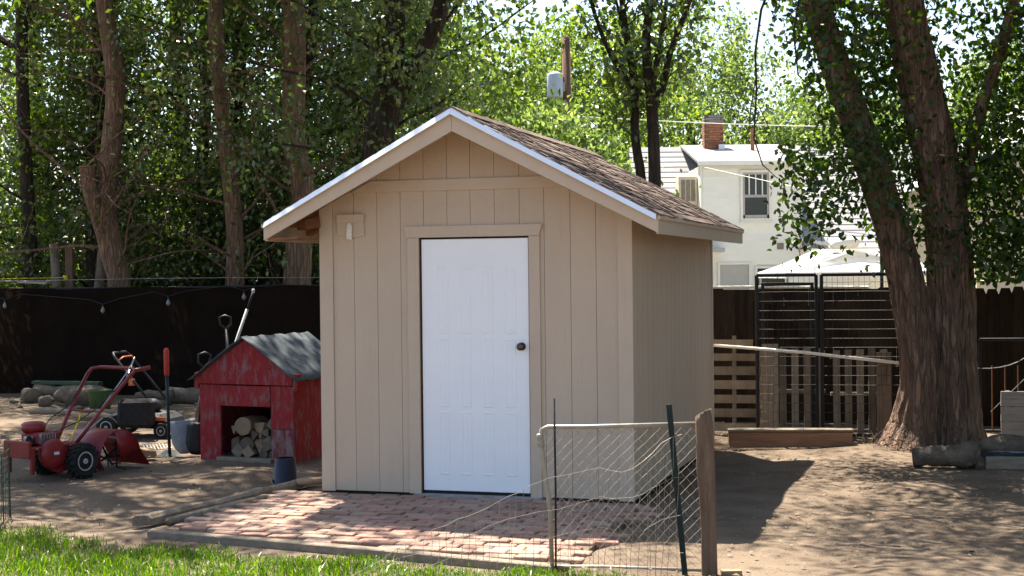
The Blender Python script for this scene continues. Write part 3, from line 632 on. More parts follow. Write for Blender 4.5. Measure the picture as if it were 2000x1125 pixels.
# two-stemmed thin tree behind the right roof slope
tree('slim_tree', 'slim two-stemmed tree with upswept branches behind the right roof slope', [
   (((1.98, 20, G0), (1.99, 20, 2), (1.98, 20, 3.2), (1.95, 20, 4.1), (1.88, 20, 4.9), (1.98, 20, 5.8), (2.1, 20, 7.5)), (.10, .095, .085, .08, .065, .05, .02)),
   (((1.80, 20.1, G0), (1.80, 20.1, 2), (1.81, 20.1, 3.0), (1.73, 20.1, 3.6), (1.72, 20.1, 4.4), (1.60, 20.1, 5.2), (1.45, 20.1, 6.5)), (.08, .075, .07, .062, .055, .045, .02)),
   (((1.96, 20, 3.95), (2.12, 20, 4.35), (2.22, 20, 4.8), (2.45, 19.9, 5.4), (2.75, 19.8, 6.4)), (.055, .05, .045, .035, .012)),
   (((1.94, 20, 4.2), (2.04, 20, 4.7), (2.14, 20, 5.3), (2.3, 20.1, 6.4)), (.045, .04, .03, .012)),
   (((1.71, 20.1, 4.3), (1.50, 20.1, 4.6), (1.28, 20.1, 5.05), (1.05, 20, 5.8)), (.045, .04, .03, .012)),
   (((1.71, 20.1, 4.5), (1.62, 20.1, 4.95), (1.45, 20.2, 5.7)), (.035, .03, .012))],
   None, 'bark_dark', 'leaf', .115, 77, 36, .85, 4.3, 3000, .17, up=.9, sides=10, ridge=.05, twigr=.006)
# the big double-trunked tree at the right
def limb_extra(seed, boxes):
    rg = np.random.RandomState(seed); out = []
    for (x, y, z, sx, sy, sz, n) in boxes: out.append(rg.normal(0, 1, (n, 3))*np.array([sx, sy, sz]) + np.array([x, y, z]))
    return np.concatenate(out)
ex = limb_extra(3, [(2.80, 13.9, 2.85, .20, .2, .20, 12), (3.15, 13.9, 2.55, .20, .2, .18, 12), (2.95, 13.9, 2.22, .13, .2, .08, 3), (3.25, 14, 3.3, .2, .25, .3, 14), (4.0, 14.6, 2.6, .15, .2, .45, 26), (5.0, 14.6, 3.1, .35, .3, .55, 70), (4.95, 14.3, 2.35, .25, .3, .35, 40),
                   (5.2, 14.2, 4.0, .35, .3, .4, 30), (3.75, 14.5, 3.9, .3, .3, .4, 35), (4.75, 14.3, 1.95, .18, .2, .15, 14), (2.75, 13.8, 4.0, .2, .2, .3, 10), (.9, 12.9, 7.4, .6, .9, .3, 60), (1.9, 13.2, 7.2, .8, 1.1, .5, 120), (2.9, 14.6, 7.6, .9, 1.3, .6, 90), (4.2, 14.2, 7.8, 1.2, 1.4, .7, 100), (5.5, 13.2, 6.6, 1.2, 1.3, .6, 60)])
def rkeep(P): return (P[:, 2] > 1.62) & ~((P[:, 2] < 4.7) & (P[:, 0] < 2.55)) & ~((P[:, 2] < 4.5) & (P[:, 0] < 3.9) & (P[:, 2] > 3.0) & (P[:, 0]-2.9 < -(P[:, 2]-3.4)*.3))
rt = tree('double_trunked_tree', 'big old tree with two thick rough trunks forking at the right', [
   (((3.93, 14.42, -.10), (4.00, 14.44, .20), (4.06, 14.42, .62), (4.0, 14.4, 1.15), (3.87, 14.35, 1.75), (3.66, 14.3, 2.45), (3.35, 14.2, 3.3), (2.98, 14.1, 4.35), (2.7, 13.9, 5.6), (2.4, 13.4, 7.2)), (.345, .23, .185, .17, .165, .16, .15, .14, .11, .05)),
   (((4.42, 14.55, -.10), (4.42, 14.55, .2), (4.40, 14.55, .7), (4.40, 14.55, 1.5), (4.34, 14.5, 2.2), (4.20, 14.4, 2.95), (4.02, 14.3, 3.7), (3.86, 14.2, 4.45), (3.8, 14, 5.6), (3.9, 13.7, 7.6)), (.36, .27, .245, .22, .205, .20, .19, .18, .14, .05)),
   (((4.45, 14.6, 2.2), (4.56, 14.5, 2.75), (4.66, 14.4, 3.3), (4.78, 14.3, 3.75), (4.95, 14.2, 4.4), (5.3, 14, 5.6)), (.07, .065, .06, .055, .05, .02))],
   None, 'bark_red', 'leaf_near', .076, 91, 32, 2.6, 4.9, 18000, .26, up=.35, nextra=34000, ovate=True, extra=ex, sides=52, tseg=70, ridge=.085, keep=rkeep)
# dangling bare branch at the upper centre right
db = MB(); db.tube([(2.75, 13.6, 4.9), (2.50, 13.6, 4.55), (2.36, 13.6, 4.2), (2.30, 13.6, 3.8), (2.31, 13.6, 3.45), (2.28, 13.6, 3.0), (2.36, 13.6, 2.75), (2.50, 13.6, 2.62)], [.022, .016, .013, .011, .010, .008, .006, .003], 6)
db.tube([(2.31, 13.6, 3.6), (2.25, 13.55, 3.3), (2.22, 13.55, 2.95)], [.006, .005, .002], 5); db.tube([(2.33, 13.6, 3.3), (2.42, 13.6, 3.1), (2.48, 13.6, 3.0)], [.005, .004, .002], 5)
db.tube([(2.80, 13.7, 4.7), (2.68, 13.7, 4.0), (2.72, 13.7, 3.6), (2.86, 13.7, 3.45)], [.014, .010, .008, .003], 5)
db.v = [tuple(Vector(v)-Vector((3.93, 14.42, -.10))) for v in db.v]
db.build('hanging_branch', 'bark_dark', rt, True)
# a tall crown standing left of the yard whose upper foliage dapples the left half of the ground
tree('leafy_tree', 'tall tree over the left yard, its crown above the picture', [(((-8.6, 18.5, G0), (-8.5, 18.4, 3), (-8.0, 18, 6.5), (-6.5, 17.5, 9), (-5.5, 17, 11)), (.3, .25, .2, .15, .06)), (((-8.0, 18, 6.4), (-6.4, 17.4, 8), (-4.8, 16.8, 9), (-3.6, 16.6, 9.3), (-2.2, 16.6, 9.6)), (.14, .12, .09, .06, .03)), (((-8.3, 18.2, 5.2), (-6.8, 16.8, 6.6), (-5.2, 15.6, 7.4), (-3.9, 14.9, 8.0)), (.12, .10, .08, .03))], gB, 'bark_dark', 'leaf', .13, 55, 42, 2.5, 6.4, 25000, .32, up=.2, extra=limb_extra(8, [(-2.5, 17.4, 8.8, .7, 1.1, .4, 60)]), nextra=6000)
gR = 'trees closing the right side of the yard'  # unseen trees added to block sky light from the right shed wall
tree('leafy_tree', 'dense tree just beyond the right edge beside the yard', [(((7.6, 12.6, G0), (7.6, 12.6, 2), (7.4, 12.7, 5), (7.2, 12.8, 9)), (.24, .2, .16, .06))], gR, 'bark_dark', 'leaf', .13, 63, 40, 2.6, 1.2, 28000, .42, up=.25)
tree('leafy_tree', 'dense tree beyond the right edge, nearer than the board fence', [(((8.4, 8.2, G0), (8.4, 8.2, 2), (8.3, 8.2, 5), (8.2, 8.3, 9)), (.24, .2, .16, .06))], gR, 'bark_dark', 'leaf', .13, 64, 40, 2.6, 1.2, 28000, .42, up=.25)
# pale sunlit trees far behind
gF = 'pale sunlit trees far behind the houses'
for i, (x, y, h, r_, lab) in enumerate([(-1.5, 50, 10.5, 4.2, 'directly above the shed ridge'), (1.0, 42.6, 6.5, 2.2, 'low and bushy in front of the utility pole'), (3.0, 58, 12.0, 4.6, 'behind the utility pole'), (8.2, 66, 14.0, 5.2, 'behind the slim two-stemmed tree'), (12.5, 60, 9.2, 4.4, 'behind the brick chimney'),
        (17.5, 64, 9.5, 4.8, 'right of the chimney'), (23, 66, 12, 5, 'seen through the big right tree')]):
    root = thing('distant_tree', 'pale green sunlit tree far off, ' + lab, 'tree', (x, y, G0), 0, gF)
    stem_mesh([(0, 0, 0), (.1, 0, h*.4), (-.2, 0, h*.85)], (.35, .25, .06), 10, .05, i)[0].build('trunk', 'bark_dark', root, True)
    rg = np.random.RandomState(100+i); K = 300
    th = rg.uniform(0, 6.283, K); cz = rg.uniform(-.9, 1, K); q = np.sqrt(1-cz*cz); rr = rg.uniform(.15, 1, K)**.5
    cl = np.stack([np.cos(th)*q*r_*rr, np.sin(th)*q*r_*rr, h*.55+cz*h*.46*rr], -1)
    n = 25000; P = cl[rg.randint(0, K, n)] + rg.normal(0, .36, (n, 3)); P = P[P[:, 2] > .3]
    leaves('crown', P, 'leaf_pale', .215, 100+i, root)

# ------------------------------------------------------------------ screened fence at the left
def left_fence():
    A, B = Vector(sp(-14, 8.5)), Vector(sp(-1.4, 8.5)); d = (B-A).normalized()
    root = thing('screened_fence', 'long dark brown screen-cloth fence behind the left yard', 'fence', A, math.atan2(d.y, d.x)); L = (B-A).length
    rg = np.random.RandomState(6); nx, nz = 150, 12; V = []; F = []
    for i in range(nx+1):
        x = L*i/nx
        for j in range(nz+1):
            t = j/nz; sag = .025*abs(math.sin(x*1.31))
            V.append((x, .025*math.sin(x*2.1+t*2)+.018*math.sin(x*5.3-t*3)+.012*math.sin(x*9+t*5), GZ-.01+t*(1.66-sag+.0*x)))
    for i in range(nx):
        for j in range(nz): a = i*(nz+1)+j; F.append((a, a+nz+1, a+nz+2, a+1))
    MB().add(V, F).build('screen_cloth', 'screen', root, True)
    tr = MB(); tr.tube([(0, .05, 1.60), (L, .05, 1.60)], .02, 8); tr.build('top_rail', 'black', root)
    k = 0
    x = .9
    while x < L:
        MB().tube([(x, .09, GZ-.05), (x, .09, 1.58)], .035, 10).build('post', 'bark_dark', root); x += 2.4
    wi = MB().tube([(x_, .03, 1.735+.008*math.sin(x_)) for x_ in np.linspace(0, L, 30)], .004, 4); wi.build('top_wire', 'greymetal', root)
left_fence()
def post_and_bits():
    X, Y = -7.10, 23.3
    t = thing('split_post', 'reddish split wooden post standing behind the left fence with yellow insulator', 'post', (X, Y, G0), 0)
    rough(MB().box(-.06, .06, -.05, .05, 0, 2.32), .008, 1).build('post_body', 'redwood', t, bevel=.008)
    ins = MB().lathe([(.02, -.035), (.035, -.03), (.03, 0), (.035, .03), (.02, .035)], 12, Matrix.Translation((-.04, -.075, 1.85))); ins.build('insulator', 'yellow', t, True)
    MB().tube([(-.04, -.09, 1.85), (-.9, -.09, 1.845), (-1.9, -.09, 1.82)], .006, 5).build('yellow_rope', 'yellow', t)
    for (x, a, h, n) in ((-7.42, .10, 2.40, 'left'), (-6.72, -.16, 2.40, 'right')):
        m = MB().tube([(0, 0, 0), (a*.4, 0, h*.5), (-a*.4, 0, h)], [.10, .085, .07], 10, True, .15, 4)
        tag(m.build('stump', 'logbark', None, True, (x, Y+.35, G0)), 'grey broken stump %s of the reddish split post' % n, 'stump')
    pl = rough(MB().box(-.25, .25, -.07, .07, -.015, .015), .006, 4)
    tag(pl.build('loose_board', 'paleboard', None, False, (-7.42, 22.55, 1.70), (0, .04, -.25)), 'pale scrap board lying on top of the screened fence', 'board')
    s = thing('string_light', 'string of clear bulbs hung along the dark screened fence', 'string lights', (-8.6, 22.86, 1.5)); s.rotation_euler = (0, 0, -YAW)
    xs = [-7.89, -6.14, -5.01, -3.75]; zs = [1.35, 1.27, 1.38, 1.46]
    pts = [(-.8, 0, .05), (-.1, 0, 0.0)]
    for x, z in zip(xs, zs): pts += [(x+8.6-.25, -.0, z-1.5+.16), (x+8.6, -.0, z-1.5+.09), (x+8.6+.3, 0, z-1.5+.17)]
    MB().tube(pts+[(5.9, 0, .12)], .007, 5).build('cable', 'black', s)
    for x, z in zip(xs, zs):
        x = x*1.0
        b = MB().lathe([(.012, .06), (.016, .035), (.034, .0), (.034, -.02), (.02, -.045), (.004, -.055)], 12, Matrix.Translation((x+8.6, 0, z-1.5))); b.build('bulb', 'bulbglass', s, True)
        MB().tube([(x+8.6, 0, z-1.5+.05), (x+8.6, 0, z-1.5+.10)], .016, 8).build('socket', 'black', s)
post_and_bits()

# ------------------------------------------------------------------ things in the left yard
def doghouse():
    t = thing('doghouse', 'weathered red wooden doghouse with metal roof, filled with firewood', 'doghouse', (-3.08, 14.24, GZ-.01), -math.atan2(.46, .99))
    Wd, Dp, He, Ha = 1.09, 1.0, .84, 1.19; x0, x1, zt = .245, .83, .54
    MB().box(0, x0-.002, 0, .03, .0, .745).build('front_board', 'redpaint', t, bevel=.004)
    b = MB().box(x1+.002, Wd, 0, .03, .33, .745).build('front_board', 'redpaint', t, bevel=.004)
    tag(rough(MB().box(x1+.004, Wd-.004, .002, .032, .0, .327), .003, 2).build('front_board', 'redfaded', t), 'faded board with most of its red paint worn off')
    MB().box(x0+.002, x1-.002, -.006, .026, zt, .74).build('lintel_board', 'redpaint', t, bevel=.004)
    MB().prism([(.0, .752), (Wd-.0, .752), (Wd, He), (Wd/2, Ha), (0, He)], -.016, .02, 'y').build('gable_board', 'redpaint', t, bevel=.003)
    for x in (-.055, Wd+.003): MB().box(x, x+.05, -.01, .06, .70, .86).build('eave_block', 'redpaint', t, bevel=.003)
    MB().box(-.012, .012, .034, Dp, .0, He-.03).build('side_wall', 'redpaint', t); MB().box(Wd-.03, Wd, .034, Dp, .0, He-.03).build('side_wall', 'redpaint', t)
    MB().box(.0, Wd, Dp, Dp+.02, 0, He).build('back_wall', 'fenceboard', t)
    MB().box(.02, Wd-.03, .035, Dp-.01, .0, .03).build('floor_board', 'oldwood', t); MB().box(x0-.02, x1+.03, -.05, .028, -.0, .045).build('sill_board', 'oldwood', t, bevel=.004)
    for sg in (-1, 1):
        m = MB(); n = 14
        vs = []
        for i in range(n+1):
            y = -.07 + (Dp+.17)*i/n
            for k in range(6):
                s_ = k/5; x = Wd/2 + sg*(Wd/2+.09)*s_; z = Ha+.02 - (Ha-He+.065)*s_ + .008*math.sin(i*1.9+k) + .006*math.sin(k*3)
                vs.append((x, y, z))
        m.add(vs, [(i*6+k, i*6+k+1, (i+1)*6+k+1, (i+1)*6+k) for i in range(n) for k in range(5)])
        o = m.build('roof_sheet', 'tinroof', t, True); so = o.modifiers.new('s', 'SOLIDIFY'); so.thickness = .008; so.offset = 1
    # firewood pieces, each on its own
    rg = random.Random(21); mw = Matrix.Translation((-3.08, 14.24, GZ-.01)) @ Matrix.Rotation(-math.atan2(.46, .99), 4, 'Z')
    spots = [(.35, .36, .31, .045), (.47, .42, .34, .09), (.61, .41, .31, .09), (.32, .30, .16, .07), (.46, .24, .15, .08), (.60, .24, .16, .075), (.74, .26, .17, .07), (.36, .15, .09, .07), (.50, .12, .08, .065), (.64, .10, .07, .06), (.76, .14, .08, .065), (.72, .40, .28, .05), (.78, .46, .36, .05), (.56, .30, .25, .06)]
    for i, (x, y, z, r) in enumerate(spots):
        m = MB()
        if i in (1, 4, 9): m.tube([(0, 0, 0), (0, .2, 0), (0, .42, 0)], [r, r*1.03, r*.97], 14, True, .1, i)
        else:
            n = rg.choice((3, 4)); a0 = rg.uniform(0, 6); poly = [(r*1.25*math.cos(a0+6.283*k/n)*rg.uniform(.75, 1.1), r*1.25*math.sin(a0+6.283*k/n)*rg.uniform(.75, 1.1)) for k in range(n)]
            m.prism(poly, 0, .4, 'y'); rough(m, .006, i)
        where = ['thin upright sliver at the upper left', '', '', 'piece low at the left edge', 'round log in the middle row', 'pale piece right of middle', 'piece at the right edge, middle row', 'bottom left piece', 'pale bottom piece left of centre', 'round bottom log right of centre', 'bottom right piece', 'small piece at the upper right', 'topmost right piece', 'small piece wedged in the centre'][i]
        lab = 'round-ended log at the top of the firewood in the doghouse' if i == 1 else ('tall pale wedge of split firewood right of the round-ended log' if i == 2 else where + ' of the firewood stacked in the doghouse')
        o = m.build('firewood', 'logend' if i in (0, 1, 2, 5, 8) else 'logbark', None, False, None, None, .004)
        o.matrix_world = mw @ Matrix.Translation((x, .05+rg.uniform(0, .12), z)) @ Matrix.Rotation(rg.uniform(-.2, .2), 4, 'Z') @ Matrix.Rotation(rg.uniform(-.15, .1), 4, 'X')
        tag(o, lab, 'firewood', 'firewood stacked inside the red doghouse')
doghouse()
def wheel(parent, x, y, z, r, wd, hub='hubgrey', tyre='rubber', lugs=True, axis='X'):
    t = MB(); mt = Matrix.Translation((x, y, z)) @ Matrix.Rotation(R(90), 4, 'Y')
    t.lathe([(r*.56, -wd*.38), (r*.85, -wd*.5), (r*.97, -wd*.36), (r, 0), (r*.97, wd*.36), (r*.85, wd*.5), (r*.56, wd*.38)], 28, mt)
    if lugs:
        for k in range(16):
            a = 2*math.pi*k/16
            for s_ in (-1, 1):
                mm = mt @ Matrix.Rotation(a+s_*.1, 4, 'Z') @ Matrix.Translation((r*.985, 0, s_*wd*.22)) @ Matrix.Rotation(s_*.5, 4, 'X'); t.box(-.012, .014, -.012, .012, -wd*.25, wd*.25, mm)
    w_ = t.build('wheel', tyre, parent, not lugs)
    h = MB().lathe([(r*.55, -wd*.25), (r*.58, -wd*.40), (r*.5, -wd*.40), (r*.42, -wd*.2), (r*.18, -wd*.22), (r*.16, -wd*.45), (r*.05, -wd*.46), (r*.05, wd*.46), (r*.16, wd*.45), (r*.18, wd*.22), (r*.42, wd*.2), (r*.5, wd*.40), (r*.58, wd*.40), (r*.55, wd*.25)], 20, mt)
    h.build('rim', hub, w_, True); return w_
def tiller():
    t = thing('rotary_tiller', 'red walk-behind rotary tiller with loop handlebar in the left yard', 'tiller', (-4.06, 13.10, GZ), -R(33))
    wheel(t, .235, 0, .15, .15, .11); wheel(t, -.235, 0, .15, .15, .11)
    MB().tube([(-.22, 0, .15), (.22, 0, .15)], .018, 8).build('axle', 'black', t)
    b = MB(); b.box(-.10, .10, -.12, .18, .12, .30); b.build('gear_case', 'machine_red', t, bevel=.02)
    f = MB(); f.box(-.17, .17, -.50, -.05, .285, .315); f.box(-.17, -.14, -.50, -.46, .08, .29); f.box(.14, .17, -.50, -.46, .08, .29); f.box(-.17, .17, -.53, -.495, .22, .37); f.box(.12, .15, -.1, .1, .1, .3); f.build('engine_frame', 'machine_red', t, bevel=.006)
    e = MB(); e.box(-.13, .10, -.38, -.12, .316, .43); e.build('engine_block', 'machine_red', t, bevel=.02)
    MB().lathe([(.09, 0), (.105, .02), (.105, .07), (.08, .085), (.03, .09)], 20, Matrix.Translation((-.05, -.30, .43))).build('fuel_cap_shroud', 'machine_red', t, True)
    pu = MB().lathe([(.02, 0), (.125, .002), (.135, .02), (.135, .055), (.115, .075), (.05, .08)], 24, Matrix.Translation((.13, -.27, .24)) @ Matrix.Rotation(R(90), 4, 'Y')).build('recoil_starter', 'machine_red', t, True)
    MB().box(.2105, .2125, -.29, -.235, .235, .26).build('maker_plate', 'bluewhite', pu)
    MB().box(-.02, .06, -.44, -.385, .33, .40).build('muffler', 'greymetal', t, bevel=.008); MB().box(.03, .10, -.455, -.40, .345, .39).build('air_filter', 'black', t, bevel=.006)
    for k in range(6): MB().box(.101, .128, -.36+.03*k, -.352+.03*k, .325, .42).build('cooling_fin', 'greymetal', t)
    for k in range(5): MB().lathe([(.009, 0), (.009, .006), (.004, .008)], 8, Matrix.Translation((.171, -.44+.09*k, .30)) @ Matrix.Rotation(R(90), 4, 'Y')).build('bolt', 'greymetal', t)
    MB().prism([(-.30, .10), (-.20, .06), (.10, .12), (.16, .20), (.06, .27), (-.28, .30), (-.34, .2)], .155, .168, 'x').build('belt_guard', 'machine_red', t, bevel=.004)
    MB().tube([(.10, -.2, .42), (.20, -.02, .50), (.19, .20, .60), (.27, .5, .86)], .005, 6).build('throttle_cable', 'black', t); MB().tube([(-.08, -.2, .42), (-.18, .0, .52), (-.21, .25, .62), (-.28, .52, .90)], .005, 6).build('clutch_cable', 'black', t)
    MB().tube([(-.20, .24, .57), (.20, .24, .57)], .010, 8).build('handle_brace', 'machine_red', t)
    MB().tube([(.02, -.42, .36), (.10, -.46, .40), (.13, -.50, .40)], .016, 8).build('exhaust', 'rubber', t)
    MB().box(-.12, .12, .62, .628, .275, .315).build('hood_sticker', 'hubgrey', t)
    # small white outlined triangle on the shroud
    tri = MB()
    for p, q in (((.102, -.36, .345), (.102, -.32, .40)), ((.102, -.32, .40), (.102, -.27, .345))): beam(tri, p, q, .006, .004, (1, 0, 0))
    tri.build('triangle_mark', 'bluewhite', t)
    # arched tine hood and flap
    n = 12; vs = []; P = []
    for k in range(n+1):
        a = R(-25)+R(205)*k/n*.95; P.append((.44-.235*math.cos(a), .15+.235*math.sin(a)))
    m = MB(); vs = []
    for x in (-.24, .24): vs += [(x, p[0], p[1]) for p in P]
    m.add(vs, [(k, k+1, n+2+k, n+1+k) for k in range(n)])
    m.add([(x, *p) for x in (.24,) for p in P] + [(.24, .44, .13)], [(k, k+1, n+1) for k in range(6, n)] )
    o = m.build('tine_hood', 'machine_red', t, True); so = o.modifiers.new('s', 'SOLIDIFY'); so.thickness = .006
    MB().add([(-.24, .66, .22), (.24, .66, .22), (.26, .78, .03), (-.26, .78, .03), (-.24, .652, .22), (.24, .652, .22), (.26, .772, .03), (-.26, .772, .03)], [(0, 1, 2, 3), (7, 6, 5, 4), (0, 3, 7, 4), (1, 5, 6, 2), (3, 2, 6, 7), (0, 4, 5, 1)]).build('drag_flap', 'machine_red', t)
    for x in (-.18, -.06, .06, .18):
        tn = MB()
        for k in range(4):
            a = k*math.pi/2+x*9; tn.tube([(x, .44, .14), (x, .44+.1*math.cos(a), .14+.1*math.sin(a)), (x+.04, .44+.15*math.cos(a+.5), .14+.15*math.sin(a+.5))], [.012, .01, .006], 5)
        tn.build('tine', 'black', t)
    hb = MB().tube([(-.13, .02, .30), (-.20, .22, .55), (-.29, .52, .88), (-.30, .58, .93), (-.22, .62, .945), (.22, .62, .945), (.30, .58, .93), (.29, .52, .88), (.20, .22, .55), (.13, .02, .30)], .0165, 10); hb.build('handlebar', 'machine_red', t, True)
    MB().tube([(.30, .58, .93), (.36, .70, .95)], .018, 8).build('grip', 'machine_red', t)
    MB().tube([(.09, .04, .32), (.14, .30, .58), (.24, .52, .90), (.27, .60, 1.04)], .006, 6).build('control_rod', 'greymetal', t); MB().tube([(.02, .10, .30), (.12, .34, .50)], .008, 6).build('control_rod', 'greymetal', t)
    MB().tube([(-.05, .10, .28), (-.10, .25, .48), (-.10, .27, .54)], .008, 6).build('gear_lever', 'yellow', t)
tiller()
def mower():
    t = thing('lawn_mower', 'black lawn mower with folding handle and grass bag, behind the tiller', 'lawn mower', (-4.25, 16.35, GZ), -R(12))
    for x, y, r in ((-.22, -.28, .125), (-.22, .25, .125), (.42, -.25, .09), (.42, .25, .09)):
        o = wheel(t, 0, 0, 0, r, .06, 'hubgrey', 'rubber', False); o.location = (x, y, r); o.rotation_euler = (0, 0, R(90))
    d = MB(); d.prism([(-.25, .12), (.48, .10), (.50, .20), (.38, .27), (-.1, .30), (-.25, .25)], -.22, .22, 'y'); d.build('deck', 'black', t, bevel=.03)
    MB().lathe([(.12, 0), (.13, .04), (.12, .10), (.07, .13)], 18, Matrix.Translation((.16, 0, .29))).build('engine', 'black', t, True)
    bg_ = MB().box(-.05, .36, -.40, -.225, .14, .44); rough(bg_, .02, 3).build('grass_bag', 'rubber', t, bevel=.04)
    h = MB().tube([(.33, -.20, .33), (.10, -.2, .60), (-.16, -.19, .90), (-.20, -.15, .945), (-.20, .15, .945), (-.16, .19, .90), (.10, .2, .60), (.33, .20, .33)], .014, 8); h.build('handle', 'black', t, True)
    h = MB().tube([(-.12, -.19, .86), (-.10, -.1, .90), (-.10, .1, .90), (-.12, .19, .86)], .009, 8); h.build('control_bail', 'orange', t, True)
    MB().tube([(-.10, .17, .88), (.0, -.22, .68), (.06, -.22, .60)], .008, 6).build('cable', 'greymetal', t)
    MB().box(.02, .07, -.225, -.17, .585, .66).build('clamp', 'orange', t); MB().box(.30, .46, -.24, -.225, .20, .24).build('side_badge', 'orange', t)
mower()
def bucket(name, label, mat, x, y, r0, r1, h, inverted=False, handle=None, rx=0):
    t = thing(name, label, 'bucket', (x, y, GZ))
    if rx: t.rotation_euler = (rx, 0, 0)
    pr = [(r0, 0), (r1, h), (r1+.008, h), (r1+.008, h-.02), (r1-.003, h-.02)] if not inverted else [(r1+.010, 0), (r1+.010, .022), (r1, .024), (r0, h-.006), (r0-.006, h)]
    m = MB(); n = 24
    vs = [(r*math.cos(6.2832*k/n), r*math.sin(6.2832*k/n), z) for r, z in pr for k in range(n)]
    fs = [(i*n+k, i*n+(k+1) % n, (i+1)*n+(k+1) % n, (i+1)*n+k) for i in range(len(pr)-1) for k in range(n)]
    if inverted: fs.append(tuple(range((len(pr)-1)*n, len(pr)*n)))
    else:
        b = len(vs); vs += [((r1-.006)*math.cos(6.2832*k/n), (r1-.006)*math.sin(6.2832*k/n), h-.001) for k in range(n)] + [((r0-.006)*math.cos(6.2832*k/n), (r0-.006)*math.sin(6.2832*k/n), .006) for k in range(n)]
        fs += [(n+k, n+(k+1) % n, b+(k+1) % n, b+k) for k in range(n)] + [(b+k, b+(k+1) % n, b+n+(k+1) % n, b+n+k) for k in range(n)] + [tuple(range(b+n, b+2*n)), tuple(range(n-1, -1, -1))]
    m.add(vs, fs); m.build('pail', mat, t, True)
    if inverted:
        MB().lathe([(r0-.004, h), (r0-.012, h+.004), (r0-.02, h)], 20).build('base_ring', mat, t, True)
        for a in (.3, 3.4): MB().box(-.02, .02, -.006, .006, .03, .055, Matrix.Translation((r1*math.cos(a), r1*math.sin(a), 0)) @ Matrix.Rotation(a+1.57, 4, 'Z')).build('handle_ear', mat, t)
    else:
        MB().tube([((r1+.008)*math.cos(a), (r1+.008)*.35*math.sin(a)-r1*.8*math.sin(a)*.3, h-.03-.10*math.sin(a)) for a in np.linspace(0, math.pi, 9)], .004, 5).build('bail_handle', 'greymetal', t)
bucket('bucket', 'dark blue bucket upside down by the left corner of the shed', 'bluebucket', -1.95, 12.36, .088, .105, .235, True)
bucket('bucket', 'small pale blue-white bucket beside the mower wheel', 'bluewhite', -4.72, 17.9, .09, .12, .20)
bucket('bucket', 'green bucket standing behind the tiller handlebar', 'greenbucket', -5.5, 19.3, .13, .155, .30)
